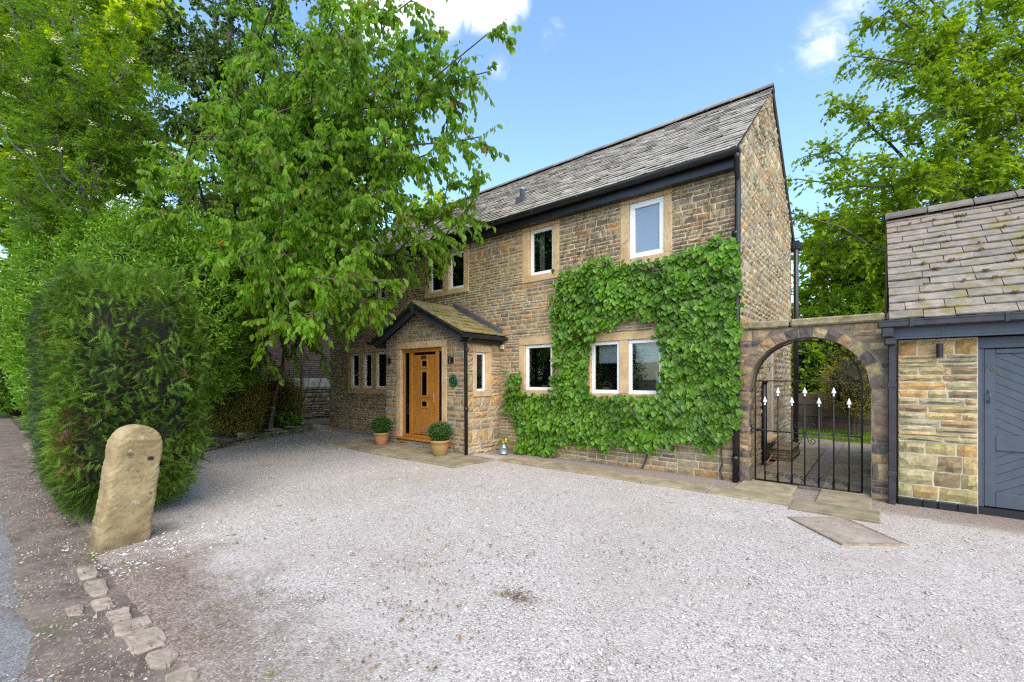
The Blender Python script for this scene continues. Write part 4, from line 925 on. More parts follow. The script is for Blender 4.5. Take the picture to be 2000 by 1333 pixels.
# doors: left leaf in the picture, right leaf beyond the frame
head = MB(); head.bevbox(DX0 - .01, DX1 + .01, YF + .02, YF + .2, 1.835, 1.96, .006); head.build('door_head', M['grey_paint'], Q)
part_box('door_post', M['grey_paint'], Q, DX0 - .004, DX0 + .034, YF + .005, YF + .12, .088, 1.833); part_box('door_post', M['grey_paint'], Q, DX0 + .0345, DX0 + .046, YF + .02, YF + .12, .088, 1.833, .002)
part_box('door_post', M['grey_paint'], Q, DX1 - .046, DX1 + .004, YF + .005, YF + .12, .088, 1.833)
def leaf(x0, x1, sgn):
    d = MB(); y0, y1 = YF + .035, YF + .085
    for (a, c, e, f) in ((x0, x0 + .087, .095, 1.825), (x1 - .087, x1, .095, 1.825)): d.bevbox(a, c, y0, y1, e, f, .004)
    for (e, f) in ((1.775, 1.825), (.715, .885), (.095, .25)): d.bevbox(x0 + .088, x1 - .088, y0, y1, e, f, .004)
    o = d.build('garage_door', M['grey_paint'], Q)
    b = MB(); b.box(x0 + .085, x1 - .085, y0 + .034, y0 + .044, .24, 1.79); b.build('door_backing', M['grey_paint'], o)
    for (e, f, dr) in ((.886, 1.774, -1), (.251, .714, 1)):    # diagonal boards clipped to the panel
        w_, ang = .082, R(30); cs, sn = math.cos(ang), math.sin(ang) * dr
        X0, X1 = x0 + .089, x1 - .089
        for k in range(-30, 40):
            off = k * (w_ / cs)
            def line(x, o_): return e + o_ + (x - X0) * sn / cs
            poly = [(X0, line(X0, off + .002)), (X1, line(X1, off + .002)), (X1, line(X1, off + w_ / cs - .003)), (X0, line(X0, off + w_ / cs - .003))]
            for (zl, keep) in ((e, 1), (f, -1)):
                np_ = []
                for i in range(len(poly)):
                    p, q = poly[i], poly[(i + 1) % len(poly)]; ip = (p[1] - zl) * keep >= 0; iq = (q[1] - zl) * keep >= 0
                    if ip: np_.append(p)
                    if ip != iq: t_ = (zl - p[1]) / (q[1] - p[1]); np_.append((p[0] + (q[0] - p[0]) * t_, zl))
                poly = np_
                if len(poly) < 3: break
            if len(poly) < 3: continue
            b = MB(); b.prism(poly[::-1], 'y', y0 + .020, y0 + .032); ob = b.build('board', M['grey_paint'], o)
    return o
lf = leaf(DX0 + .05, 2.12, 1); leaf(2.135, DX1 - .05, -1)
b = MB(); b.tube([(.945, YF + .035, 1.245), (.945, YF + .0, 1.26), (.947, YF - .012, 1.305), (.945, YF + .0, 1.35), (.945, YF + .035, 1.365)], .008, 8); b.bevbox(.931, .959, YF + .026, YF + .036, 1.23, 1.262, .003); b.bevbox(.931, .959, YF + .026, YF + .036, 1.348, 1.38, .003); b.build('pull_handle', M['grey_paint'], lf)
text('76', M['number'], (.95, YF + .032, 1.612), .105, (R(90), 0, 0), lf, 'house_number', .004, sx=.85)
b = MB(); b.bevbox(.118, QX1 + .05, QE_Y + .07, QE_Y + .10, 1.965, 2.135, .004); b.bevbox(.118, QX1 + .05, QE_Y + .055, QE_Y + .069, 1.965, 1.99, .004); b.build('fascia', M['grey_paint'], Q)
b = MB(); b.box(.12, QX1 + .05, QE_Y + .101, YF - .002, 2.0, 2.02); b.build('soffit', M['grey_paint'], Q)
b = MB(); b.bevbox(.0, QX1 + .1, QE_Y - .055, QE_Y + .052, 2.10, 2.178, .012); b.bevbox(-.004, QX1 + .104, QE_Y - .062, QE_Y + .052, 2.165, 2.185, .004); gq = b.build('gutter', M['purple_pvc'], Q)
for x in (.28, 1.02, 1.8, 2.6): part_box('gutter_bracket', M['purple_pvc'], gq, x, x + .035, QE_Y - .068, QE_Y + .03, 2.095, 2.190, .004)
b = MB(); b.bevbox(.035, .145, QE_Y - .05, QE_Y + .05, 1.99, 2.10, .01); b.bevbox(.06, .165, QE_Y - .02, YF - .03, 1.90, 1.99, .012); b.bevbox(.098, .168, YF - .105, YF - .035, 0, 1.905, .008); pq = b.build('downpipe', M['purple_pvc'], Q)
for z in (1.42, .36): part_box('pipe_collar', M['purple_pvc'], pq, .092, .174, YF - .111, YF - .03, z - .03, z + .03, .006)
b = MB(); b.prism([(QE_Y + .06, QE_Z - .05), (QR_Y, QR_Z - .05), (2 * QR_Y - QE_Y, QE_Z - .05), (2 * QR_Y - QE_Y, QE_Z - .03), (QR_Y, QR_Z - .02), (QE_Y + .06, QE_Z - .03)][::-1], 'x', .13, QX1 + .05); qroof = b.build('roof', M['dark_joint'], Q)
QS = [(0.25, 0.214, 0.178), (0.227, 0.196, 0.166), (0.274, 0.236, 0.19), (0.208, 0.182, 0.154), (0.241, 0.205, 0.175), (0.189, 0.164, 0.142), (0.288, 0.248, 0.203)]
SGR = slates(.105, QX1 + .07, (QE_Y, QE_Z), (QR_Y, QR_Z - .02), slope_map(QE_Y, QE_Z - .03, QR_Y, QR_Z - .03), 16, (.24, .50), QS, (.010, .018), .4, .006)
as_objects(SGR, 'slate', M['garage_slate'], qroof)
rb = MB(); rb.add([(.1, 2 * QR_Y - QE_Y, QE_Z), (QX1 + .07, 2 * QR_Y - QE_Y, QE_Z), (QX1 + .07, QR_Y, QR_Z), (.1, QR_Y, QR_Z)], [(0, 1, 2, 3)], (.3, .29, .28)); rb.build('rear_slope', M['slate'], qroof)
x = .09
while x < QX1 + .05:
    l = rng.uniform(.38, .5); b = MB(); dz = rng.uniform(-.006, .006)
    b.prism([(QR_Y - .16, QR_Z - .075 + dz), (QR_Y, QR_Z + .025 + dz), (QR_Y + .16, QR_Z - .075 + dz), (QR_Y + .16, QR_Z - .045 + dz), (QR_Y, QR_Z + .06 + dz), (QR_Y - .16, QR_Z - .045 + dz)][::-1], 'x', x, x + l - .012, pick(QS) * .75); b.build('ridge_tile', M['slate'], qroof); x += l
b = MB(); b.prism([(QE_Y + .1, QE_Z - .03), (QE_Y + .1, QE_Z - .2), (YF + .1, QE_Z - .2), (QR_Y, QR_Z - .26), (QR_Y, QR_Z - .07)], 'x', .135, .155); b.build('barge_board', M['cream_paint'], Q)
# moss tufts in the slate joints: flat cushions
mo = MB()
for i in range(26):
    k = rng.integers(2, 15); u = rng.uniform(.25, 1.5); L = math.dist((QE_Y, QE_Z), (QR_Y, QR_Z)); sm = slope_map(QE_Y, QE_Z - .03, QR_Y, QR_Z - .03)
    for j in range(rng.integers(3, 9)):
        c = sm(u + rng.normal(0, .014), k * L / 16 - abs(rng.normal(0, .016)), .045); rr = rng.uniform(.006, .013); mo.lathe([(rr, -.01), (rr * .9, .004), (rr * .3, rr * .7)], c, 6)
o = mo.build('moss_tufts', simple('dry moss', (.15, .085, .02), 1), qroof); o['kind'] = 'stuff'

# ================================================================== lamps, plaque and small fittings
def porch_lamp(x, z, label):
    e = empty('wall_lamp', label, 'lamp', 'lamps beside the front door', (x, PY - .03, z))
    b = MB(); b.bevbox(x - .035, x + .035, PY - .035, PY - .015, z - .06, z + .06, .005); b.build('back_plate', M['iron'], e)
    b = MB(); b.tube([(x, PY - .03, z), (x, PY - .10, z)], .012, 8); b.build('arm', M['iron'], e)
    b = MB(); b.tube([(x, PY - .10, z - .078), (x, PY - .10, z + .078)], .036, 14); b.build('body', M['iron'], e, False)
porch_lamp(-8.66, 1.915, 'black cylinder wall lamp left of the oak door, above the smaller potted box'); porch_lamp(-6.56, 1.87, 'black cylinder wall lamp right of the oak door, above the green plaque')
e = empty('wall_lamp', 'black cylinder wall lamp on the pale stone pier of the garage', 'lamp', loc=(.545, YF - .05, 1.82))
b = MB(); b.bevbox(.52, .57, YF - .045, YF - .02, 1.79, 1.85, .004); b.build('back_plate', M['iron'], e)
b = MB(); b.tube([(.545, YF - .085, 1.74), (.545, YF - .085, 1.815)], .030, 14); b.tube([(.545, YF - .085, 1.818), (.545, YF - .085, 1.90)], .030, 14); b.build('body', M['iron'], e)
e = empty('round_plaque', 'round green enamel plaque with raised lettering on the porch wall', 'plaque', loc=(-6.53, PY - .04, 1.46))
b = MB()
def disc(b, c, prof, k=28):
    V = [(c[0] + r * math.cos(2 * math.pi * j / k), c[1] - d, c[2] + r * math.sin(2 * math.pi * j / k)) for r, d in prof for j in range(k)]
    F = [(i * k + j, (i + 1) * k + j, (i + 1) * k + (j + 1) % k, i * k + (j + 1) % k)[::-1] for i in range(len(prof) - 1) for j in range(k)] + [tuple((len(prof) - 1) * k + j for j in range(k))]
    b.add(V, F)
disc(b, (-6.53, PY - .028, 1.46), [(.122, 0), (.122, .012), (.116, .018), (.110, .013), (.072, .013), (.068, .017), (.064, .013), (.02, .016)]); b.build('disc', M['plaque_green'], e)
for k in range(9):                                              # illegible raised letters round the rim
    a = R(150 - k * 15); 
    b = MB(); b.bevbox(-.004, .004, -.004, .004, -.012, .012, .001); o = b.build('raised_letter', M['plaque_text'], e); o.location = (-6.53 + .091 * math.cos(a), PY - .043, 1.46 + .091 * math.sin(a)); o.rotation_euler = (0, math.pi / 2 - a, 0)
for dx in (-.03, 0, .03):
    b = MB(); b.bevbox(-6.53 + dx - .004, -6.53 + dx + .004, PY - .046, PY - .040, 1.367, 1.388, .001); b.build('raised_letter', M['plaque_text'], e)
b = MB(); b.tube([(-6.53, PY - .04, 1.465), (-6.53, PY - .052, 1.465)], .012, 10); b.build('boss', M['plaque_text'], e)
b = MB(); b.bevbox(-6.115, -6.02, YF - .06, YF - .015, 2.12, 2.21, .008); o = b.build('alarm_box', M['plastic_cream'], None); tag(o, 'small cream plastic box on the front wall beside the porch gutter', 'box')

# ================================================================== things behind the windows
def on_sill(z, y=.2): return YF + y
for x0, x1 in ((-3.93, -3.49), (-3.225, -2.745)):
    e = empty('roller_blind', 'white roller blind half lowered in the %s light of the two-light window in the creeper' % ('left' if x0 < -3.4 else 'right'), 'blind', None, ((x0 + x1) / 2, YF + .2, 1.8))
    b = MB(); b.box(x0, x1, YF + .205, YF + .209, 1.79, 2.14); b.build('blind_fabric', M['blind'], e)
    b = MB(); n = 12
    for i in range(n): a0 = x0 + (x1 - x0) * i / n; b.prism([(a0 + .004, 1.789), (a0 + (x1 - x0) / n / 2, 1.768), (a0 + (x1 - x0) / n - .004, 1.789)], 'y', YF + .205, YF + .208)
    o = b.build('lace_edge', M['blind'], e); o['kind'] = 'stuff'
b = MB(); b.lathe([(.03, 0), (.055, .01), (.070, .05), (.074, .085), (.068, .085), (.05, .02), (.01, .015)], (-5.17, YF + .24, 1.285), 18); o = b.build('bowl', M['yellow_glaze'], None, True); tag(o, 'yellow glazed bowl on the sill behind the single lower window', 'bowl')
b = MB(); b.lathe([(.03, 0), (.05, .02), (.07, .08), (.06, .14), (.02, .18), (.018, .24), (.025, .25)], (-4.98, YF + .27, 1.285), 18); o = b.build('vase', M['blue_glaze'], None, True); tag(o, 'dark blue glass vase beside the yellow bowl behind the window', 'vase')
e = empty('wicker_basket', 'small wicker basket with hoop handle behind the left light by the creeper', 'basket', loc=(-3.79, YF + .24, 1.27))
b = MB(); b.lathe([(.06, 0), (.085, .03), (.09, .07), (.082, .072), (.05, .02)], (-3.79, YF + .24, 1.28), 16); b.build('bowl', M['wicker'], e, True)
b = MB(); b.tube([(-3.79 + .085 * math.cos(a), YF + .24, 1.34 + .10 * math.sin(a)) for a in np.linspace(0, math.pi, 12)], .008, 6); b.build('hoop', M['wicker'], e, True)
e = empty('jug_of_flowers', 'white china jug with white flowers behind the right light by the creeper', 'jug', loc=(-2.82, YF + .22, 1.27))
b = MB(); b.lathe([(.045, 0), (.055, .02), (.050, .14), (.042, .19), (.052, .22), (.048, .22), (.036, .18)], (-2.82, YF + .22, 1.285), 16); b.build('jug', M['china'], e, True)
for k in range(7): b = MB(); a = rng.uniform(0, 6.28); r_ = rng.uniform(0, .06); b.lathe([(.004, -.10), (.006, 0), (.030, .015), (.020, .035), (.004, .03)], (-2.82 + r_ * math.cos(a), YF + .22 + r_ * math.sin(a) * .5, 1.56 + rng.uniform(-.04, .06)), 7); b.build('flower', M['china'], e)
e = empty('table_lamp', 'lamp with orange shade behind the middle light of the left ground floor window', 'lamp', loc=(-11.02, YF + .7, 1.2))
b = MB(); b.lathe([(.16, 0), (.13, .22), (.125, .22), (.15, .0)], (-11.02, YF + .7, 1.78), 18); b.build('shade', M['lamp_orange'], e, True)
b = MB(); b.lathe([(.08, 0), (.09, .03), (.03, .06), (.06, .3), (.02, .5), (.01, .62)], (-11.02, YF + .7, 1.2), 14); b.build('base', M['china'], e, True)
for (x0, x1, z0, z1) in ((-5.30, -5.19, 3.6, 4.44), (-8.36, -8.10, 3.6, 4.42), (-11.92, -11.72, 1.25, 2.2)):
    w = 'upper single' if x0 > -6 else ('upper two-light' if x0 > -9 else 'left ground floor')
    b = MB(); n = 7; V = [(x0 + (x1 - x0) * i / n, YF + .24 + (.02 if i % 2 else 0), z) for z in (z0, z1) for i in range(n + 1)]; b.add(V, [(i, i + 1, i + n + 2, i + n + 1) for i in range(n)])
    o = b.build('curtain', M['plaster'], None); tag(o, 'pale curtain drawn aside behind the %s window' % w, 'curtain')

# ================================================================== paving
PV = {}
def flag(x0, x1, y0, y1, z=.034, par=None, th=.06):
    c = np.array((1, 1, 1)) * rng.uniform(.82, 1.1) * (1 + rng.uniform(-.03, .03, 3)); b = MB(); dz = rng.uniform(-.004, .004); j = lambda: rng.uniform(-.007, .007)
    b.bevbox(x0 + .006, x1 - .006, y0 + .006, y1 - .006, z - th + dz, z + dz, .008, c)
    v = np.array(b.v); v[:, 2] += (v[:, 0] - x0) * rng.uniform(-.006, .006); b.v = v.tolist()
    b.build('flagstone', M['flag'], par)
pv = empty('stone_paving', 'sandstone flag paving along the house front and before the door', 'paving', loc=(-5, 6.2, 0)); pv['kind'] = 'structure'; del pv['category']; del pv['label']
x = -9.75
for l in (.95, .8, .9, .75, .92): flag(x, x + l, 5.02 + .02, 5.56, par=pv); x += l
x = -9.5
for l in (.7, .95, .8, .9, .75): flag(x, x + l, 5.565, 6.07, par=pv); x += l
x = -5.38
for l in (.95, .85, .95, .9, .93): flag(x, x + l, 6.06, 6.50, z=.026, par=pv); x += l
flag(-.79, .03, 5.93, 6.40, par=pv); flag(-1.50, -.84, 6.50, 7.10, par=pv); flag(-.585, -.05, 6.41, 7.10, par=pv)
for k, y in enumerate(np.arange(7.11, 13.0, .85)): flag(-1.42 + (.0 if k < 2 else 0), -.84, y, y + .84, par=pv); flag(-.585, -.04, y - .2 if k else y, y + .63 if k else y + .63, par=pv)
for (x0, y0, l, w) in ((-13.9, 6.35, .9, .45), (-13.0, 6.2, .8, .4)): flag(x0, x0 + l, y0, y0 + w, z=.03, par=pv)
# inspection cover
e = empty('inspection_cover', 'rusty framed inspection cover set in the gravel before the gate', 'manhole', loc=(-.26, 5.44, 0))
cn = np.array([(-.748, 5.563), (-.271, 5.934), (.216, 5.32), (-.245, 4.955)]); ctr = cn.mean(0); inn = ctr + (cn - ctr) * .91; mid = ctr + (cn - ctr) * .90
b = MB(); V = [(*p, .015) for p in cn] + [(*p, .015) for p in inn] + [(*p, -.03) for p in cn] + [(*p, -.01) for p in inn]
b.add(V, [(i, (i + 1) % 4, (i + 1) % 4 + 4, i + 4)[::-1] for i in range(4)] + [(i, (i + 1) % 4, (i + 1) % 4 + 8, i + 8) for i in range(4)] + [(i + 4, (i + 1) % 4 + 4, (i + 1) % 4 + 12, i + 12)[::-1] for i in range(4)]); b.build('frame', M['manhole_frame'], e)
b = MB(); b.add([(*p, .011) for p in mid] + [(*p, -.02) for p in mid], [(3, 2, 1, 0)] + [(i, (i + 1) % 4, (i + 1) % 4 + 4, i + 4) for i in range(4)]); b.build('infill', M['manhole_fill'], e)
# step of stacked flags below the gable window
e = empty('stone_step', 'stack of rough flags forming a step below the side window', 'step', loc=(-1.3, 9.7, 0))
for k in range(5): b = MB(); j = rng.uniform(-.02, .02, 4); b.bevbox(-1.50 + j[0], -1.16 + j[1], 9.15 + j[2], 10.15 + j[3], .035 + k * .047, .035 + k * .047 + .042, .008, np.array((.27, .19, .12)) * rng.uniform(.85, 1.2)); b.build('slab', M['wall_stone'], e)
b = MB(); b.tube([(-1.50 + .12 * t_ + .03 * math.sin(t_ * 5), 8.6 + .5 * t_, .05 + .12 * math.sin(t_ * 3.1) ** 2) for t_ in np.linspace(0, 1, 16)], .012, 6); o = b.build('garden_hose', M['hose'], None, True); tag(o, 'pinkish garden hose lying by the gable wall behind the gate', 'hose')

# ================================================================== gatepost and kerb
def gatepost():
    nu, nv_, th, w, h = 18, 30, .24, .36, 1.14
    V = []; F = []
    def outline(v):                                           # half width at height v: round shouldered head
        z = v * h; r = .18; zc = h - r
        return (w / 2 * (1.06 - .06 * v)) if z < zc else math.sqrt(max(r * r - (z - zc) ** 2, 0)) * .97 + .004
    vs_ = np.concatenate([np.linspace(0, .80, 80), np.linspace(.81, 1, 28)])
    ring = 72
    for v in vs_:
        hw = outline(v); hz = v * h
        for k in range(ring):
            a = 2 * math.pi * k / ring; cx, cy = math.cos(a), math.sin(a); e_ = .28
            x = (th / 2) * math.copysign(abs(cx) ** e_, cx) * (1 if v < .9 else .9 - (v - .9) * 2); y = hw * math.copysign(abs(cy) ** e_, cy)
            w_ = hz * .72 - y * .69; l_ = hz * .69 + y * .72            # tooling runs down to the left across the face
            n_ = mnoise.noise(Vector((x * 9, y * 9, hz * 9))) * .006 + mnoise.noise(Vector((x * 26, y * 26 + 3, hz * 26))) * .003 + mnoise.noise(Vector((x * 8, l_ * 9, w_ * 70))) * .0038
            V.append((x + n_ * cx * 1.3, y + n_ * cy * 1.3, hz - .06 + n_ * .3))
    for i in range(len(vs_) - 1):
        for k in range(ring): F.append((i * ring + k, i * ring + (k + 1) % ring, (i + 1) * ring + (k + 1) % ring, (i + 1) * ring + k))
    F.append(tuple((len(vs_) - 1) * ring + k for k in range(ring)))
    me = mesh_np('stone_gatepost', V, F, (1., 1., 1.), True); o = link('stone_gatepost', me, M['post']); o.location = (-5.30, .83, 0); o.rotation_euler = (R(-6.5), R(2), R(10))
    tag(o, 'leaning round headed gritstone gatepost with tooled face, before the clipped hedge', 'gatepost')
    b = MB(); b.bevbox(.118, .130, .06, .105, .77, .80, .003); pl = b.build('metal_tag', M['iron'], None); pl.parent = o
    return o
gatepost()
def slab(name, pts, z, m, parent=None, bev=.02, c=(1, 1, 1)):
    pts = np.array(pts)
    nx_ = np.roll(pts, -1, 0); pts = np.stack([pts * .86 + nx_ * .14, pts * .14 + nx_ * .86], 1).reshape(-1, 2)
    ctr = pts.mean(0); dense = []
    for i in range(len(pts)):
        p, q = pts[i], pts[(i + 1) % len(pts)]
        for t_ in (0, .5): dense.append(p + (q - p) * t_ + rng.normal(0, .005, 2))
    d = np.array(dense); n = len(d); i1 = ctr + (d - ctr) * .93; i2 = ctr + (d - ctr) * .6
    V = [(*p, -.06) for p in d] + [(*p, z - .012) for p in d] + [(*p, z + rng.uniform(-.002, .002)) for p in i1] + [(*p, z + rng.uniform(-.003, .005)) for p in i2]
    F = [(r * n + i, r * n + (i + 1) % n, (r + 1) * n + (i + 1) % n, (r + 1) * n + i) for r in range(3) for i in range(n)] + [tuple(3 * n + i for i in range(n))]
    b = MB(); b.add(V, F, c); return b.build(name, m, parent)
kerb = [([(-4.92, .50), (-4.62, .49), (-4.60, .60), (-4.88, .61)], 'narrow grey kerb stone nearest the gatepost, half buried'), ([(-4.55, .50), (-4.20, .51), (-4.18, .60), (-4.5, .62)], 'long narrow kerb stone second from the gatepost'), ([(-4.13, .49), (-3.93, .50), (-3.92, .58), (-4.10, .60)], 'small kerb stone between the narrow ones and the pale one'),
        ([(-3.85, .53), (-3.66, .54), (-3.64, .63), (-3.83, .64)], 'small pale kerb stone just before the two large ones'), ([(-3.62, .53), (-3.43, .53), (-3.41, .69), (-3.60, .69)], 'kerb stone joined to the left of the largest one'), ([(-3.42, .54), (-3.13, .545), (-3.14, .70), (-3.39, .715)], 'largest flat kerb stone at the drive edge'),
        ([(-3.09, .585), (-2.94, .575), (-2.86, .64), (-2.93, .71), (-3.06, .70)], 'rounded kerb stone after the largest one, partly under dirt'), ([(-2.79, .60), (-2.66, .61), (-2.60, .68), (-2.68, .735), (-2.80, .715)], 'rounded pinkish kerb stone at the bottom edge of the view'), ([(-4.15, .37), (-4.0, .37), (-3.93, .44), (-4.12, .46)], 'broken stone lying in the earth on the lane side of the kerb')]
for p, lb in kerb: o = slab('kerb_stone', p, -.004 + rng.uniform(-.006, .004), M['kerb'], None, c=np.array((.88, .85, .82)) * rng.uniform(.9, 1.15)); tag(o, lb, 'kerb stone', 'kerb stones between lane and gravel drive')
# ================================================================== vegetation helpers
T_OVAL = (np.array([(0, 0, -.02), (.32, .26, .06), (.72, .21, .03), (1, 0, -.10), (.72, -.21, .03), (.32, -.26, .06)]), [(0, 2, 1), (0, 3, 2), (0, 4, 3), (0, 5, 4)])
T_LANCE = (np.array([(0, 0, 0), (.42, .17, .04), (1, 0, -.10), (.42, -.17, .04)]), [(0, 2, 1), (0, 3, 2)])
T_QUAD = (np.array([(0, 0, 0), (.45, .32, .05), (1, 0, -.06), (.45, -.32, .05)]), [(0, 2, 1), (0, 3, 2)])
T_MAPLE = (np.array([(0, 0, 0), (.25, .50, .02), (.55, .30, 0), (1, 0, -.08), (.55, -.30, 0), (.25, -.50, .02), (.35, .12, 0), (.35, -.12, 0)]), [(0, 6, 1), (0, 3, 2), (0, 4, 3), (0, 5, 7)])
T_HEART = (np.array([(.06, 0, 0), (-.06, .20, .03), (.20, .46, .06), (.60, .38, .04), (1, 0, -.12), (.60, -.38, .04), (.20, -.46, .06), (-.06, -.20, .03), (.42, 0, -.03)]), [(8, 0, 1), (8, 1, 2), (8, 2, 3), (8, 3, 4), (8, 4, 5), (8, 5, 6), (8, 6, 7), (8, 7, 0)])
T_SPRIG = (np.array([(0, -.05, 0), (0, .05, 0), (1, 0, 0), (.12, 0, 0), (.42, .34, .02), (.26, .02, 0), (.12, 0, 0), (.42, -.34, .02), (.26, -.02, 0), (.42, 0, 0), (.74, .26, .02), (.55, .02, 0), (.42, 0, 0), (.74, -.26, .02), (.55, -.02, 0)]), [(0, 2, 1), (3, 5, 4), (6, 7, 8), (9, 11, 10), (12, 13, 14)])
def frond():
    V = [(0, -.03, 0), (0, .03, 0), (1, 0, -.05)]; F = [(0, 2, 1)]
    for i in range(5):
        x = .08 + .8 * i / 5; l = .40 * (1 - .62 * x)
        for sg in (1, -1): b_ = len(V); V += [(x - .035, 0, 0), (x + .05, 0, 0), (x + l * .75, sg * l * .62, -.03)]; F.append((b_, b_ + 1, b_ + 2) if sg > 0 else (b_, b_ + 2, b_ + 1))
    return np.array(V), F
T_FROND = frond()
def unit(a): return a / np.maximum(np.linalg.norm(a, axis=-1, keepdims=True), 1e-9)
def leaf_arrays(P, A_, N_, size, tm, val=None, g=None):
    A_ = unit(A_); B_ = unit(np.cross(N_, A_)); N2 = np.cross(A_, B_); tv_, tf = tm; k = len(tv_); n = len(P)
    sz = np.broadcast_to(np.asarray(size, float), (n,))[:, None, None]
    V = P[:, None] + sz * (tv_[None, :, 0:1] * A_[:, None] + tv_[None, :, 1:2] * B_[:, None] + tv_[None, :, 2:3] * N2[:, None])
    F = (np.array(tf)[None] + (np.arange(n) * k)[:, None, None]).reshape(-1, 3)
    val = rng.uniform(0, 1, n) if val is None else val; g = rng.uniform(0, .8, n) if g is None else g
    T = np.repeat(np.stack([val, g, np.zeros(n)], 1), k, 0)
    return V.reshape(-1, 3), F, T
def leaf_obj(name, arrs, m, parent, kind=None):
    b = 0; Vs, Fs, Ts = [], [], []
    for V, F, T in arrs: Vs.append(V); Fs.append(F + b); Ts.append(T); b += len(V)
    o = link(name, mesh_np(name, np.concatenate(Vs), np.concatenate(Fs), np.concatenate(Ts)), m, parent)
    if kind: o['kind'] = kind
    return o
def rdir(n): return unit(rng.normal(size=(n, 3)))
def shoot_leaves(P0, D, L, nl, size, tm, spread=.9, droop=.15, jitter=.25, start=.1):
    """leaves set spirally along straight shoots"""
    D = unit(D); n = len(P0); ref = unit(np.cross(D, rdir(n))); ref2 = np.cross(D, ref); arrs = []; base = rng.uniform(0, 1, n); gg = rng.uniform(0, .8, n)
    for j in range(nl):
        t_ = start + (1 - start) * j / max(nl - 1, 1); a = j * 2.4 + rng.uniform(-.3, .3, n)
        out_ = ref * np.cos(a)[:, None] + ref2 * np.sin(a)[:, None]
        sp = spread * (1.1 - .6 * t_)
        A_ = unit(D * (1 - .45 * sp) + out_ * sp + np.array([0, 0, -droop]) + rng.normal(0, jitter, (n, 3)))
        N_ = unit(D - A_ * np.sum(D * A_, 1, keepdims=True) + rng.normal(0, .25, (n, 3)) + np.array([0, 0, .25]))
        P = P0 + D * (L[:, None] * t_) + rng.normal(0, .008, (n, 3))
        arrs.append(leaf_arrays(P, A_, N_, size * rng.uniform(.7, 1.15, n) * (1 - .3 * (t_ - .5) ** 2), tm, np.clip(base * .6 + .4 * rng.uniform(0, 1, n) + (t_ - .5) * .3, 0, 1), gg))
    return arrs
def blob_pts(n, c, r, rough=.22, seed=0., shell=(.72, 1.0), zmin=None, freq=1.6):
    d = rdir(int(n * 1.3)); f = np.array([1 + rough * mnoise.noise(Vector(tuple(q * freq + seed))) + rough * .6 * mnoise.noise(Vector(tuple(q * freq * 2.7 + seed))) for q in d])
    k = rng.uniform(shell[0], shell[1], len(d)) * f
    P = np.array(c) + d * k[:, None] * np.array(r)
    if zmin is not None: m_ = P[:, 2] > zmin; P, d = P[m_], d[m_]
    return P[:n], unit(d[:n] / np.array(r))
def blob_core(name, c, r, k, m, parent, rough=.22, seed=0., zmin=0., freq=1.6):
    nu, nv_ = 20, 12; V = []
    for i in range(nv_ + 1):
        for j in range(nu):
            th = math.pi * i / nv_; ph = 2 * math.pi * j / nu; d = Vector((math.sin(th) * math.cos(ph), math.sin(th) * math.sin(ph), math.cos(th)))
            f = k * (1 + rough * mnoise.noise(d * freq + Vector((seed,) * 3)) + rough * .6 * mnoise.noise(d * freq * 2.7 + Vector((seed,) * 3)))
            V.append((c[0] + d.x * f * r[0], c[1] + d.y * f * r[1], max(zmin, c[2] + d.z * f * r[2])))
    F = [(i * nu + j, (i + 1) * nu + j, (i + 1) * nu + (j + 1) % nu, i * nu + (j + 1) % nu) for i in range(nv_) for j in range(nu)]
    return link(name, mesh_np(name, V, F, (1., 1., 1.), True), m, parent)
def shrub(name, label, cat, c, r, m, n, size, tm=T_LANCE, L=.30, nl=9, up=.7, rough=.25, core=.72, spread=.9, group=None, stems=True, zmin=.0):
    seed = float(rng.uniform(0, 50)); e = empty(name, label, cat, group, (c[0], c[1], 0))
    P, N_ = blob_pts(n, c, r, rough, seed, (.68, 1.0), zmin + .08)
    D = unit(N_ * .8 + np.array([0, 0, up]) + rng.normal(0, .35, P.shape)); Ls = rng.uniform(.6, 1.3, len(P)) * L
    leaf_obj('foliage', shoot_leaves(P - D * Ls[:, None] * .6, D, Ls, nl, size, tm, spread), m, e)
    if core: blob_core('shade_filler', c, r, core, M['core'], e, rough, seed, zmin)
    if stems:
        b = MB()
        for i in range(5): a = rng.uniform(0, 6.28); q = (c[0] + r[0] * .25 * math.cos(a), c[1] + r[1] * .25 * math.sin(a)); b.tube([(c[0] + .1 * math.cos(a), c[1] + .1 * math.sin(a), -.05), (*q, max(c[2], .3))], [.018, .010], 6)
        b.build('stems', M['bark'], e)
    return e
def bez(p, q, c, n):
    return [tuple((1 - t_) ** 2 * np.array(p) + 2 * t_ * (1 - t_) * np.array(c) + t_ ** 2 * np.array(q)) for t_ in np.linspace(0, 1, n)]
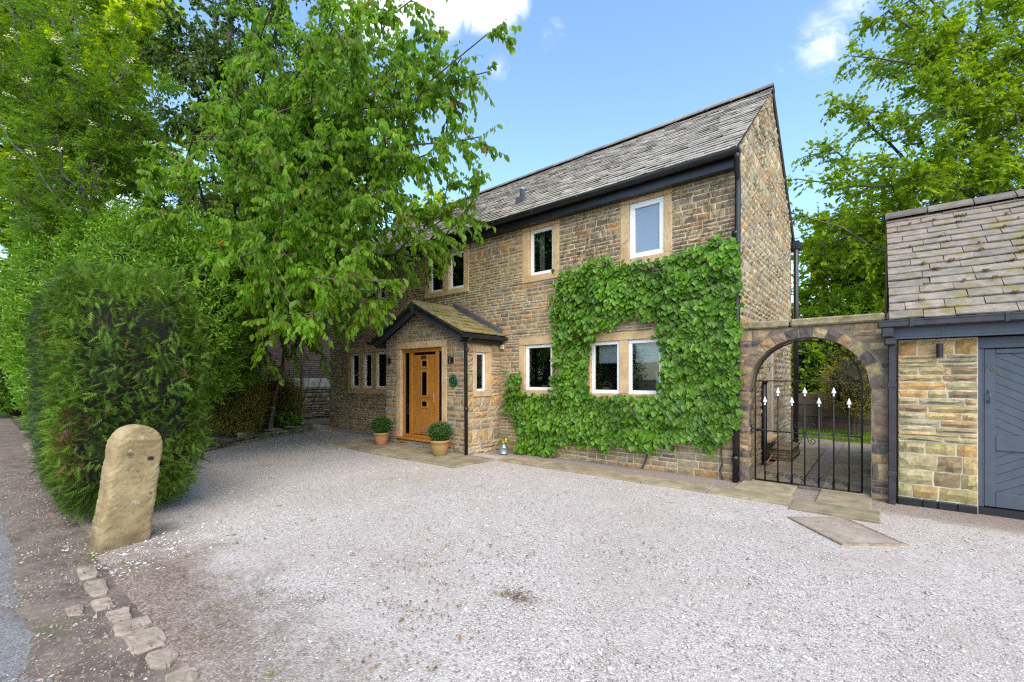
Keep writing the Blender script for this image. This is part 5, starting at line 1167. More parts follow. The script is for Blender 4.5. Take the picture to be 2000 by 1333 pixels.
def limb_tree(name, label, trunk, r0, tips, m_leaf, m_bark, tm, size, n_sec=12, n_twig=3, n_leaf=9, hang=.8, sec_len=1.1, twig_len=.42, rise=.12, start=(.35, .95), style='hang', extra_limb_r=.05, droop=.25, near=0, tip_density=1., lo=.28):
    e = empty(name, label, 'tree', loc=(trunk[0][0], trunk[0][1], 0)); tb = MB(); tw = MB(); n = len(trunk)
    tb.tube(trunk, [r0 * (1 - .75 * i / (n - 1)) for i in range(n)], 10)
    tz = np.array([p[2] for p in trunk]); TP = []; TD = []; TL = []
    def trunk_at(z):
        z = min(max(z, tz[0]), tz[-1]); return np.array([np.interp(z, tz, [p[k] for p in trunk]) for k in range(3)])
    for T_ in tips:
        T_ = np.array(T_); zt = tz[0] + (tz[-1] - tz[0]) * rng.uniform(*start); hd = np.linalg.norm(T_[:2] - trunk_at(zt)[:2])
        S_ = trunk_at(min(zt, max(T_[2] - hd * .15, tz[0] + (tz[-1] - tz[0]) * start[0])))
        Ln = np.linalg.norm(T_ - S_); ctl = (S_ + T_) / 2 + np.array([0, 0, rise * Ln]) + rng.normal(0, .06 * Ln, 3)
        pts = np.array(bez(S_, T_, ctl, 12)); wob = np.cumsum(rng.normal(0, .028 * Ln, (12, 3)), 0); pts = pts + (wob - np.linspace(0, 1, 12)[:, None] * wob[-1]) ; lr = extra_limb_r * (.5 + Ln / 8)
        tb.tube(pts.tolist(), [lr * (1 - .88 * i / 11) + .004 for i in range(12)], 6, cap=False)
        pts = np.array(pts)
        for q in range(n_sec):
            t_ = lo + (1 - lo) * (q + rng.uniform(0, 1)) / n_sec; i = min(int(t_ * 11), 10); f = t_ * 11 - i; B_ = pts[i] * (1 - f) + pts[i + 1] * f; tg = unit(pts[i + 1] - pts[i])
            dr = unit(tg * (.75 + .9 * max(0, t_ - .6)) + rdir(1)[0] * .85 + np.array([0, 0, -.1])); sl = sec_len * rng.uniform(.45, 1.1) * (1.15 - .95 * t_)
            E_ = B_ + dr * sl + np.array([0, 0, -droop * sl * sl]); sp = np.array(bez(B_, E_, B_ + dr * sl * .55 + np.array([0, 0, .05 * sl]), 5))
            tw.tube(sp, [.011, .009, .007, .005, .003], 4, cap=False)
            for k in range(n_twig + 1):
                u_ = .25 + .75 * (k + rng.uniform(0, .8)) / (n_twig + .5) if k < n_twig else 1.0
                ii = min(int(u_ * 4), 3); ff = min(u_ * 4 - ii, 1); W_ = sp[ii] * (1 - ff) + sp[ii + 1] * ff
                d2 = unit(unit(sp[ii + 1] - sp[ii]) * .8 + rdir(1)[0] * .7 + np.array([0, 0, -.15 * (hang > .3)])); TP.append(W_); TD.append(d2); TL.append(twig_len * rng.uniform(.5, 1.2))
        for t_ in np.linspace(.5, 1, 9):
            i = min(int(t_ * 11), 10); f = t_ * 11 - i; TP.append(pts[i] * (1 - f) + pts[i + 1] * f); TD.append(unit(unit(pts[i + 1] - pts[i]) * .9 + rdir(1)[0] * .6)); TL.append(twig_len * rng.uniform(.5, 1.0))
    TP, TD, TL = np.array(TP), unit(np.array(TD)), np.array(TL); arrs = []; nT = len(TP)
    gv = rng.uniform(0, 1, nT)
    for j in range(n_leaf):
        t_ = (j + .4) / n_leaf; a = rng.uniform(0, 6.28, nT)
        P = TP + TD * (TL * t_)[:, None] + np.array([0, 0, -.25]) * ((TL * t_) ** 2)[:, None]
        if style == 'hang':
            A_ = unit(TD * .30 + rdir(nT) * .50 + np.array([0, 0, -hang])); N_ = unit(rdir(nT) + TD * .8)
        else:
            A_ = unit(TD * .6 + rdir(nT) * .9 * np.array([1, 1, .35]) + np.array([0, 0, -.25])); N_ = unit(np.array([0, 0, 1.]) + rdir(nT) * .85)
        arrs.append(leaf_arrays(P, A_, N_, size * rng.uniform(.6, 1.2, nT), tm, np.clip(gv * .55 + rng.uniform(0, .5, nT), 0, 1), np.where(rng.uniform(0, 1, nT) > .97, .95, rng.uniform(0, .8, nT))))
    tb.build('trunk', m_bark, e, True); o = tw.build('twigs', m_bark, e); o['kind'] = 'stuff'
    if near:
        # the sprays that hang nearest the lens: each leaf its own piece
        V = np.concatenate([a[0].reshape(-1, len(tm[0]), 3) for a in arrs]); T2 = np.concatenate([a[2].reshape(-1, len(tm[0]), 3) for a in arrs])
        ctr = V.mean(1) - np.array([0, 0, 1.5]); dd = ctr @ FW; lx = (ctr @ RT) / dd; lz = ctr[:, 2] / dd
        sc_ = np.where((dd > 1) & (np.abs(lx) < 1.15) & (lz < .85) & (lz > -.6), dd, 1e9); idx = np.argsort(sc_)[:near]; keep = np.ones(len(V), bool); keep[idx] = False
        for i in idx:
            o = V[i][0]; lo_ = link('leaf', mesh_np('leaf', V[i] - o, np.array(tm[1]), T2[i]), m_leaf, e); lo_.location = o
        Vk = V[keep].reshape(-1, 3); nk = keep.sum(); k = len(tm[0]); Fk = (np.array(tm[1])[None] + (np.arange(nk) * k)[:, None, None]).reshape(-1, 3)
        c_ = link('crown', mesh_np('crown', Vk, Fk, T2[keep].reshape(-1, 3)), m_leaf, e); c_['kind'] = 'stuff'
    else: leaf_obj('crown', arrs, m_leaf, e, 'stuff')
    return e

# ================================================================== creeper on the front wall
def creeper():
    e = empty('climbing_hydrangea', 'bright green climbing hydrangea covering the right half of the house front around the window', 'climber', loc=(-3.4, 6.95, 0))
    n = 17000; P2 = np.stack([rng.uniform(-6.0, -1.4, n), rng.uniform(0, 4.1, n)], 1)
    P2w = P2 + rng.normal(0, .045, P2.shape); m_ = inpoly(P2w, VINE_OUT) & ~inpoly(P2w, VINE_HOLE)
    # keep the open lights of the windows clear
    for (a, c, z0, z1) in ((-5.50, -4.84, 1.25, 2.2), (-3.97, -2.71, 1.24, 2.17)): m_ &= ~((P2[:, 0] > a) & (P2[:, 0] < c) & (P2[:, 1] > z0) & (P2[:, 1] < z1))
    m_ &= P2[:, 0] < -1.50; P2 = P2[m_]; n = len(P2)
    thick = np.array([.10 + .14 * (mnoise.noise(Vector((x * 2.3, z * 2.3, 4.))) + .35) + .07 * mnoise.noise(Vector((x * 6, z * 6, 9.))) for x, z in P2])
    h_ = np.abs(np.clip(thick, .05, .35)) * rng.uniform(.45, 1.05, n) ** .5 + .02
    P = np.stack([P2[:, 0], YF - h_, P2[:, 1]], 1)
    A_ = unit(np.array([0, -.38, -.9]) + rng.normal(0, .30, (n, 3))); N_ = unit(np.array([0, -.85, .45]) + rng.normal(0, .24, (n, 3)))
    sz = rng.uniform(.055, .115, n) * (1 - .35 * (rng.uniform(0, 1, n) > .85)); val = np.clip(rng.normal(.5, .25, n) + (h_ / np.maximum(thick, .05) - .75) * .5, 0, 1)  # leaves deeper in the mass coloured darker, painting the shade of the gaps
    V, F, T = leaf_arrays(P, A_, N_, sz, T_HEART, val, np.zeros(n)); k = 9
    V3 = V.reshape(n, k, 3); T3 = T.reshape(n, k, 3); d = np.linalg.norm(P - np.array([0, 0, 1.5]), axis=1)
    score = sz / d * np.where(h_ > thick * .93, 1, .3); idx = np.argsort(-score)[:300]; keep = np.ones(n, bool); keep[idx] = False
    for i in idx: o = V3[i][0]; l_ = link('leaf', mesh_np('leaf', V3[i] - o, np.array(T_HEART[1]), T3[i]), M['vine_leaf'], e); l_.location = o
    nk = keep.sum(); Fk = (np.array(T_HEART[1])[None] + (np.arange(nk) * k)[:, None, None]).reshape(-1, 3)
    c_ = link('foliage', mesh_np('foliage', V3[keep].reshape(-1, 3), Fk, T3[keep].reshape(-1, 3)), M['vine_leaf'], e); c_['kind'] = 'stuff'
    b = MB()
    for (x, w_) in ((-5.45, 1.0), (-5.2, .9), (-1.75, .9), (-3.0, .7)):
        z = .02; p = [(x, YF - .05, z)]
        while z < w_: z += .12; x += rng.uniform(-.05, .06) + (.03 if x < -4 else 0); p.append((x, YF - .05 - rng.uniform(0, .03), z))
        b = MB(); b.tube(p, [.018 * (1 - .6 * i / len(p)) for i in range(len(p))], 6); b.build('woody_stem', M['bark'], e)
    tr = MB()                                                  # dead tendrils left on the upper wall
    for i in range(150):
        x, z = (rng.uniform(-4.6, -1.68), rng.uniform(3.4, 4.4)); p = [(x, YF - .027, z)]; a = rng.normal(math.pi / 2, .5)
        if -3.42 < x < -2.5: continue
        for k_ in range(rng.integers(4, 9)): a += rng.normal(0, .35); x += .035 * math.cos(a); z += .035 * math.sin(a); p.append((x, YF - .027, min(z, 4.55)))
        tr.tube(p, .0028, 4, cap=False)
    o = tr.build('dead_tendrils', M['twig'], e); o['kind'] = 'stuff'
creeper()

# ================================================================== clipped conifer hedge by the gatepost
def hedge():
    c, r = np.array((-7.62, 1.11, 1.36)), np.array((1.95, .63, 1.42)); ex = .36
    e = empty('conifer_hedge', 'tall clipped conifer hedge with browned patch behind the stone gatepost', 'hedge', loc=(c[0], c[1], 0))
    def surf(d, k, jit=True):
        d = d / np.abs(d).max(1, keepdims=True); q = d / (np.sum(np.abs(d) ** (2 / ex), 1, keepdims=True) ** (ex / 2)); nf = np.array([.075 * mnoise.noise(Vector(tuple(v * 2.6))) + .075 * mnoise.noise(Vector(tuple(v * 8.))) for v in q * r])
        P = c + q * r * (k + nf)[:, None]
        low = np.clip((.75 - P[:, 2]) / .75, 0, 1); P[:, :2] = c[:2] + (P[:, :2] - c[:2]) * (1 - .22 * low[:, None] ** 1.6) * (1 - .12 * np.clip((P[:, 2:3] - 1.9) / .9, 0, 1) ** 1.6)
        return P
    n = 36000; ar = np.array([r[1] * r[2], r[0] * r[2], r[0] * r[1]]); fc = rng.choice(3, n, p=ar / ar.sum()); d = rng.uniform(-1, 1, (n, 3)); d[np.arange(n), fc] = rng.choice([-1., 1.], n)
    P = surf(d, rng.uniform(.80, 1.0, n)); q_ = d / (np.sum(np.abs(d) ** (2 / ex), 1, keepdims=True) ** (ex / 2)); N_ = unit(np.sign(q_) * np.abs(q_) ** (2 / ex - 1) / r)
    ok = P[:, 2] > .06; P, N_ = P[ok], N_[ok]; n = len(P)
    hol = np.linalg.norm((P - np.array((-5.78, .92, 1.05))) / np.array((.42, .42, .30)), axis=1); P -= N_ * (np.clip(1 - hol, 0, 1) * .28)[:, None]
    A_ = unit(N_ * .45 + rng.normal(0, .52, (n, 3)) + np.array([0, 0, .05])); NN = unit(rdir(n) * .6 + np.array([0, 0, 1.]))
    br = np.linalg.norm((P - np.array((-6.05, .50, .85))) / np.array((.45, .5, .75)), axis=1) + np.array([.5 * mnoise.noise(Vector(tuple(p * 3.))) for p in P])
    g = np.where((br < .62) & (rng.uniform(0, 1, n) < .6), .95, np.where(rng.uniform(0, 1, n) < .03, .95, rng.uniform(0, .75, n)))
    val = np.clip(.45 + .6 * np.array([mnoise.noise(Vector(tuple(p * 1.7))) + .7 * mnoise.noise(Vector(tuple(p * 6.))) for p in P]) + rng.normal(0, .25, n), 0, 1)
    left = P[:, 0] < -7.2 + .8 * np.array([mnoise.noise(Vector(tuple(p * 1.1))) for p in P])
    for nm, mk, mm in (('foliage', ~left, 'conifer'), ('shaded_foliage', left, 'conifer_shaded')):
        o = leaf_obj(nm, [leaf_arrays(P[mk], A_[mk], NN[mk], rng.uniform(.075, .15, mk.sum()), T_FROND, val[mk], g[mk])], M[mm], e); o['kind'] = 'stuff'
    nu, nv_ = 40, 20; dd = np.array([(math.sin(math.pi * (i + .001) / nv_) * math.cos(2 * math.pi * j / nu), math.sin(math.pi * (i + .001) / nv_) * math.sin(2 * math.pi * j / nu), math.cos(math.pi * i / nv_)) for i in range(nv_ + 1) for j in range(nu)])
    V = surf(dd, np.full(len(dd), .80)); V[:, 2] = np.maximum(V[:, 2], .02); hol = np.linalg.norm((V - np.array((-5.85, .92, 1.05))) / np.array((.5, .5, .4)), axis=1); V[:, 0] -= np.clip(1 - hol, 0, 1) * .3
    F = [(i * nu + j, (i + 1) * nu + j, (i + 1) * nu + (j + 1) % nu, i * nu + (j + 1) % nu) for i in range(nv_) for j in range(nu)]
    link('shade_filler', mesh_np('shade_filler', V, F, (1., 1., 1.), True), M['core'], e)
hedge()

# ================================================================== trees
CHERRY = [(-5.7, 5.0, 6.6), (-5.3, 5.0, 5.6), (-5.6, 5.1, 5.0), (-6.2, 3.8, 3.0), (-5.2, 5.0, 6.7), (-5.8, 4.8, 7.3), (-5.8, 4.3, 6.5), (-5.9, 4.0, 5.4), (-6.0, 4.2, 4.6), (-6.6, 3.6, 4.8), (-6.8, 3.4, 3.9), (-7.1, 3.2, 3.3), (-7.4, 3.2, 5.2), (-7.0, 3.9, 6.9), (-7.8, 3.6, 4.6), (-7.2, 4.2, 5.6), (-8.2, 3.2, 7.2), (-6.7, 4.4, 4.9), (-8.6, 3.0, 5.2), (-9.0, 3.6, 4.2), (-7.4, 4.5, 3.9), (-6.6, 4.0, 7.6), (-8.0, 3.0, 4.0), (-9.2, 4.2, 5.6), (-7.0, 4.9, 8.9), (-8.0, 4.4, 8.8), (-4.6, 5.0, 6.8), (-4.9, 5.3, 6.5), (-4.7, 4.9, 5.2), (-5.0, 5.2, 4.8), (-5.4, 5.2, 4.3), (-5.6, 4.7, 3.9), (-5.6, 3.9, 2.95), (-6.0, 3.7, 2.65), (-6.2, 3.1, 2.45), (-6.6, 2.9, 2.6), (-6.0, 3.6, 6.4), (-6.3, 3.1, 5.9), (-7.6, 2.3, 5.7), (-5.9, 3.2, 4.8), (-6.9, 2.6, 4.9), (-6.4, 2.8, 4.3), (-6.0, 3.6, 4.2), (-7.7, 2.5, 3.9), (-6.8, 2.7, 3.4), (-5.8, 3.5, 3.3), (-9.1, 2.2, 4.3), (-9.9, 1.9, 5.2), (-6.2, 5.3, 7.7), (-6.3, 4.7, 6.2), (-6.2, 5.0, 5.4), (-6.8, 4.8, 8.2), (-7.2, 3.9, 7.7), (-8.2, 3.6, 8.6), (-9.4, 3.3, 9.4), (-6.6, 5.6, 9.1), (-8.1, 4.9, 4.5), (-9.6, 5.1, 5.2), (-8.5, 5.9, 5.4), (-8.9, 4.3, 6.8), (-8.0, 5.1, 6.1), (-8.6, 5.2, 7.7), (-5.8, 5.3, 6.4), (-6.8, 3.4, 3.0), (-10.3, 3.8, 9.4), (-8.8, 4.4, 10.0), (-7.8, 5.2, 9.9)]
ROWAN = [(-15.1, 0.5, 9.4), (-13.8, 0.9, 9.4), (-13.1, 1.5, 9.0), (-12.5, 2.0, 8.4), (-14.3, 0.5, 7.9), (-12.9, 1.0, 7.9), (-12.2, 1.6, 7.2), (-12.3, 2.1, 7.1), (-14.2, 0.6, 6.9), (-12.8, 1.1, 6.7), (-12.2, 1.6, 6.2), (-12.7, 2.5, 6.8), (-14.4, 0.5, 5.9), (-13.0, 1.0, 5.8), (-12.4, 1.4, 5.5), (-12.4, 2.1, 5.9), (-14.8, 0.8, 10.6), (-13.8, 1.6, 10.8), (-12.9, 2.3, 9.8), (-13.0, 2.9, 8.4), (-15.6, 0.0, 8.7), (-15.6, 0.0, 6.8), (-12.3, 2.8, 5.8), (-15.3, 1.6, 12.4)]
IVY = [(-14.0, 7.2, 13.4), (-13.6, 7.6, 12.2), (-14.2, 7.2, 10.0), (-14.2, 8.0, 10.4), (-13.8, 7.4, 8.2), (-14.2, 6.8, 7.5), (-14.4, 8.4, 14.0), (-14.8, 6.6, 6.2), (-14.4, 7.0, 15.2), (-17.3, 3.9, 13.0), (-17.1, 4.7, 14.3), (-15.8, 5.1, 12.8), (-15.7, 5.8, 12.4), (-17.0, 4.1, 11.4), (-15.6, 4.6, 10.9), (-15.4, 5.4, 10.2), (-17.8, 4.1, 10.2), (-15.8, 4.4, 9.2), (-15.2, 4.9, 8.2), (-16.9, 4.2, 8.1), (-15.2, 5.6, 8.1), (-15.5, 4.7, 6.8), (-18.9, 3.8, 12.6), (-15.7, 6.5, 14.0), (-15.4, 6.7, 11.7), (-16.5, 5.8, 15.7), (-17.9, 4.7, 15.9), (-15.8, 6.4, 9.8), (-15.1, 4.4, 11.7), (-14.8, 4.7, 9.3), (-16.0, 6.9, 13.7), (-18.9, 3.8, 9.8)]  # leading tips added so dark leaf stands for shade in the cherry's gaps
SYC = [(-1.7, 14.1, 6.9), (-1.6, 14.2, 5.9), (-1.3, 14.5, 7.6), (-1.0, 15.4, 9.5), (-0.6, 16.4, 11.0), (-0.1, 16.8, 12.0), (0.4, 17.2, 12.9), (-1.7, 15.4, 5.4), (-1.0, 14.8, 5.8), (-0.1, 14.8, 7.0), (0.4, 15.9, 8.6), (0.9, 16.3, 9.7), (1.5, 17.5, 11.3), (2.2, 18.6, 13.1), (-0.2, 15.4, 5.9), (0.7, 15.5, 6.6), (1.5, 16.8, 7.9), (2.3, 17.5, 9.0), (3.1, 18.8, 10.8), (2.4, 16.9, 7.1), (3.5, 18.5, 8.3), (3.9, 20.1, 11.9), (2.2, 18.6, 7.1), (-0.8, 17.5, 5.4), (1.0, 17.7, 13.8), (-0.4, 16.5, 9.2), (0.1, 17.6, 11.0), (0.8, 18.8, 12.5), (3.1, 20.7, 13.5), (-0.9, 16.2, 7.4), (1.7, 19.6, 10.6), (0.3, 18.4, 5.7), (3.9, 18.8, 9.7), (3.3, 19.6, 13.8)]
limb_tree('cherry_tree', 'large cherry tree with long drooping leafy branches reaching over the porch', [(-13.5, 5.0, -.1), (-13.4, 5.0, .8), (-13.6, 5.0, 2.0), (-13.9, 4.9, 3.6), (-13.6, 5.0, 6.0), (-13.1, 5.1, 8.5)], .24, CHERRY, M['cherry_leaf'], M['cherry_bark'], T_OVAL, .124, n_sec=18, n_twig=5, n_leaf=11, hang=.85, sec_len=1.35, twig_len=.40, rise=.12, start=(.35, .95), near=300, extra_limb_r=.026, lo=.22)
limb_tree('rowan_tree', 'airy rowan tree with cream flower heads at the far left above the hedge', [(-13.2, 1.6, -.1), (-13.25, 1.6, 2), (-13.4, 1.5, 5), (-13.5, 1.4, 9)], .13, ROWAN, M['rowan_leaf'], M['bark_grey'], T_LANCE, .085, n_sec=24, n_twig=5, n_leaf=16, hang=.25, sec_len=1.3, twig_len=.36, rise=.05, start=(.2, .9), style='flat', extra_limb_r=.02, droop=.1)
rw = [o for o in S.objects if o.name == 'rowan_tree'][0]
fl = MB()
for i in range(70):
    t_ = ROWAN[rng.integers(len(ROWAN))]; c = np.array(t_) + rng.normal(0, .55, 3) + np.array([.1, -.15, .1])
    for k in range(16): q = c + rng.normal(0, .045, 3) * np.array([1, 1, .45]); rr = rng.uniform(.010, .02); fl.lathe([(rr * .5, -.006), (rr, 0), (rr * .4, rr * .6)], tuple(q), 5)
o = fl.build('flower_heads', M['flower_white'], rw); o['kind'] = 'stuff'
limb_tree('ivy_clad_tree', 'tall dark ivy clad tree standing behind the cherry', [(-16.8, 5.4, -.1), (-16.8, 5.4, 4), (-16.7, 5.4, 9), (-16.7, 5.4, 15)], .30, IVY, M['dark_leaf'], M['bark'], T_QUAD, .15, n_sec=18, n_twig=5, n_leaf=9, hang=.5, extra_limb_r=.03, sec_len=1.5, twig_len=.5, rise=-.02, start=(.3, 1), droop=.15)
limb_tree('sycamore_tree', 'broad sycamore tree with grey limbs rising behind the garage roof', [(4.2, 21.6, -.1), (4.2, 21.6, 3), (4.1, 21.5, 6.5), (4.2, 21.7, 10), (4.0, 21.6, 13)], .34, SYC, M['sycamore'], M['bark_grey'], T_MAPLE, .115, n_sec=28, n_twig=5, n_leaf=10, hang=.1, sec_len=1.7, twig_len=.5, rise=.06, start=(.38, .95), style='flat', extra_limb_r=.055, droop=.08, lo=.35)
def round_tree(name, label, base, c, r, m, size, tm, n, bark='bark', rough=.3, group=None):
    tips, _ = blob_pts(n, c, r, rough, float(rng.uniform(0, 40)), (.55, 1.0))
    return limb_tree(name, label, [(*base, -.1), (base[0] + .1, base[1], c[2] * .4), (c[0], c[1], c[2])], .2, [tuple(t_) for t_ in tips], m, M[bark], tm, size, n_sec=14, n_twig=5, n_leaf=9, hang=.2, sec_len=1.4, twig_len=.5, rise=.05, start=(.4, 1), style='flat', extra_limb_r=.04, droop=.1)
round_tree('maple_tree', 'yellow green maple between the gable and the garage, above the arched wall', (-1.4, 21.3), (-1.2, 21.0, 5.6), (2.6, 1.4, 3.2), M['lime_leaf'], .19, T_MAPLE, 24)
round_tree('young_maple', 'bright green maple directly behind the garage roof verge', (1.6, 20.0), (1.2, 19.6, 4.6), (2.0, 1.2, 2.8), M['lime_leaf'], .18, T_MAPLE, 16)
round_tree('lime_tree', 'yellow green tree glimpsed above the roof behind the cherry', (-17.5, 14.6), (-17.3, 14.4, 7.8), (3.2, 2.4, 3.4), M['lime_leaf'], .22, T_QUAD, 30)
round_tree('ash_tree', 'tall yellow green tree at the top left corner behind the rowan', (-23.0, 2.0), (-22.5, 2.0, 12.5), (5.2, 4.0, 5.0), M['lime_leaf'], .26, T_QUAD, 56)
round_tree('far_tree', 'broad tree beyond the side fence seen through the rowan stems', (-25.0, 7.5), (-24.5, 7.5, 6.0), (4.5, 4.0, 3.8), M['garden_leaf'], .26, T_QUAD, 30)

round_tree('lane_tree', 'tree closing the far end of the lane at the left edge', (-31.5, 1.6), (-31, 1.2, 6.6), (4.2, 3.4, 5.4), M['garden_leaf'], .28, T_QUAD, 34)
# ================================================================== shrubs on the left
shrub('broadleaf_shrub', 'light green shrub rising right behind the clipped hedge', 'shrub', (-9.6, 2.55, 2.75), (1.25, .85, 1.65), M['laurel_leaf'], 2600, .105, L=.34, core=.6, zmin=.2)
shrub('broadleaf_shrub', 'light green tall shrub behind the hedge, below the cherry branches', 'shrub', (-11.4, 2.1, 3.1), (1.4, .9, 1.9), M['laurel_leaf'], 3000, .105, L=.36, core=.6, zmin=.2)
shrub('broadleaf_shrub', 'light green tall shrub below the rowan tree', 'shrub', (-13.4, 1.75, 3.0), (1.5, .9, 2.3), M['laurel_leaf'], 3000, .11, L=.38, core=.6, zmin=.2)
shrub('laurel_shrub', 'glossy shrub overhanging the lane just beyond the clipped hedge', 'shrub', (-15.2, 1.15, 2.9), (1.9, .75, 2.8), M['laurel_leaf'], 3400, .12, L=.36, core=.6, zmin=.1)
shrub('laurel_shrub', 'dark glossy shrub farthest along the lane at the left edge', 'shrub', (-19.5, 1.5, 2.8), (2.8, .8, 3.0), M['laurel_dark'], 2600, .15, L=.36, core=.6, zmin=.0)
shrub('laurel_shrub', 'dense roadside shrub closing the view far down the lane', 'shrub', (-27, 1.0, 2.6), (2.6, 1.5, 3.4), M['laurel_leaf'], 1500, .2, L=.5, core=.75)
shrub('laurel_shrub', 'bright leaved laurel between the clipped hedge and the brown bush', 'shrub', (-11.0, 3.45, 2.85), (1.05, .85, 1.75), M['laurel_leaf'], 2400, .12, L=.34, core=.6, zmin=1.35, stems=False)
shrub('laurel_shrub', 'dark laurel in the shade behind the bright one', 'shrub', (-14.6, 3.5, 2.4), (1.2, .9, 2.0), M['laurel_dark'], 1500, .13, L=.34, core=.6, zmin=.3)
shrub('twiggy_bush', 'rounded brown olive twiggy bush behind the mossy border stones', 'bush', (-12.6, 4.15, .85), (.95, .74, .88), M['olive_twig'], 4200, .048, L=.30, nl=9, up=.9, core=.66, spread=.55, zmin=.02)
shrub('twiggy_bush', 'yellowish twiggy bush right of the cherry trunk', 'bush', (-13.6, 5.6, .85), (.85, .7, .85), M['olive_twig'], 3200, .048, L=.30, nl=9, up=.9, core=.66, spread=.55, zmin=.02)
e = empty('leggy_shrub', 'tall sparse shrub with bare upright stems before the dark fence', 'shrub', loc=(-13.1, 6.0, 0)); b = MB(); P0 = []; D0 = []
for i in range(9):
    x, y, z = -13.1 + rng.uniform(-.2, .2), 6.0 + rng.uniform(-.2, .2), 0; dx, dy = rng.uniform(-.12, .14), rng.uniform(-.1, .1); p = []
    for k in range(8): p.append((x, y, z)); x += dx + rng.normal(0, .03); y += dy * .6 + rng.normal(0, .03); z += rng.uniform(.22, .36); P0.append((x, y, z)); D0.append((rng.normal(), rng.normal(), .3))
    b.tube(p, [.014 - .0014 * k for k in range(8)], 5)
b.build('stems', M['bark'], e); P0 = np.array(P0); P0 = P0[P0[:, 2] > .8]; D0 = np.array(D0)[:len(P0)]
leaf_obj('foliage', shoot_leaves(P0, unit(D0), np.full(len(P0), .16), 6, .045, T_LANCE), M['laurel_dark'], e)
shrub('hellebore', 'low bright leafy plant at the end of the mossy border', 'plant', (-12.75, 5.55, .30), (.28, .28, .22), M['laurel_leaf'], 40, .16, T_OVAL, L=.16, nl=5, core=None, stems=False, zmin=.05)
e = empty('thin_leaning_stem', 'slim reddish leaning trunk beside the cherry trunk', 'tree', loc=(-13.2, 5.3, 0)); b = MB(); b.tube([(-13.05, 5.25, -.05), (-13.0, 5.3, .9), (-12.85, 5.45, 1.8), (-12.75, 5.5, 2.6), (-12.8, 5.4, 3.6)], [.065, .055, .05, .045, .03], 8); b.build('trunk', M['red_bark'], e, True)
b = MB(); b.tube([(-12.55, 5.0, .0), (-12.52, 5.02, .35), (-12.47, 5.06, .72)], [.07, .06, .055], 9); o = b.build('cut_stump', M['bark_grey'], None); tag(o, 'short cut stump standing among the border stones', 'stump')
b = MB(); b.tube([(-12.47, 5.06, .715), (-12.468, 5.061, .735)], [.054, .05], 9); o2 = b.build('cut_face', M['cut_wood'], o)
# mossy dry stone border of the bed
e = empty('bed_border', 'low mossy dry stone edging of the planting bed', 'edging', loc=(-11.6, 4.2, 0))
path = np.array([(-10.55, 2.55), (-10.85, 3.1), (-11.5, 3.95), (-12.0, 4.7), (-12.3, 5.6), (-12.75, 6.15)])
seg = np.concatenate([[0], np.cumsum(np.linalg.norm(np.diff(path, axis=0), axis=1))])
for layer in range(3):
    t_ = rng.uniform(0, .15)
    while t_ < seg[-1]:
        l = rng.uniform(.16, .42); tm_ = min(t_ + l / 2, seg[-1]); p = np.array([np.interp(tm_, seg, path[:, k]) for k in (0, 1)]); q = np.array([np.interp(min(tm_ + .1, seg[-1] + .0), seg, path[:, k]) for k in (0, 1)]); dv = unit((q - p + 1e-6)[None])[0]
        if layer < 2 or rng.uniform() < .35:
            h0 = .075 * layer; b = MB(); b.bevbox(-l / 2 + .008, l / 2 - .008, -.12, .12, 0, rng.uniform(.065, .085), .018, pick([(.20, .17, .10), (.24, .20, .13), (.17, .15, .10), (.28, .20, .13)]))
            v = np.array(b.v) + rng.normal(0, .008, (len(b.v), 3)); b.v = v.tolist(); o = b.build('edging_stone', M['wall_stone'], e); a = math.atan2(dv[1], dv[0]) + rng.normal(0, .1); o.location = (p[0] + rng.normal(0, .02) - .05 * layer, p[1] + .03 * layer, h0 - .01); o.rotation_euler = (rng.normal(0, .05), rng.normal(0, .05), a)
        t_ += l
# side boundary: dry stone wall, concrete boards, dark slatted fence, neighbour's house
e = empty('dry_stone_wall', 'dark dry stone retaining wall under the side fence', 'wall', loc=(-17, 8.0, 0))
b = MB(); b.box(-17.4, -17.0, 4.0, 14.0, -.05, 1.15); b.build('wall_core', M['dark_joint'], e)
SW = laid(courses(6.0, 0, 1.15, (), (.18, .28), (.16, .45), None, (.2, .55, .25)), (-17.0, 6.0, 0), (0, 1, 0), (1, 0, 0), [(.20, .165, .12), (.15, .13, .10), (.24, .20, .14), (.12, .105, .085)], (.02, .05), .012)
as_objects(SW, 'stone', M['wall_stone'], e)
e = empty('slatted_fence', 'dark brown fence of thin horizontal slats above the retaining wall', 'fence', loc=(-17.2, 8, 1.2))
for k in range(5): b = MB(); b.bevbox(-17.22, -17.16, 4 + k * 2.0, 5.97 + k * 2.0, 1.17, 1.50, .01); b.build('gravel_board', M['concrete'], e)
for k in range(26):
    b = MB(); z = 1.53 + k * .083; c = np.array((1, 1, 1)) * rng.uniform(.75, 1.25); b.bevbox(-17.20 + rng.uniform(-.006, .006), -17.175, 4, 14, z, z + .074, .004, c); b.build('slat', M['fence_dark'], e)
for k in range(6): b = MB(); b.bevbox(-17.17, -17.10, 4 + k * 2 - .04, 4 + k * 2 + .04, 1.17, 3.72, .005); b.build('post', M['fence_dark'], e)
e = empty('neighbour_house', 'brick house beyond the side fence with mossy yellow lower roof edge', 'house', loc=(-21, 10, 0))
b = MB(); b.box(-24, -19.5, 6.5, 15, 0, 6.5); b.build('wall', M['mortar'], e)
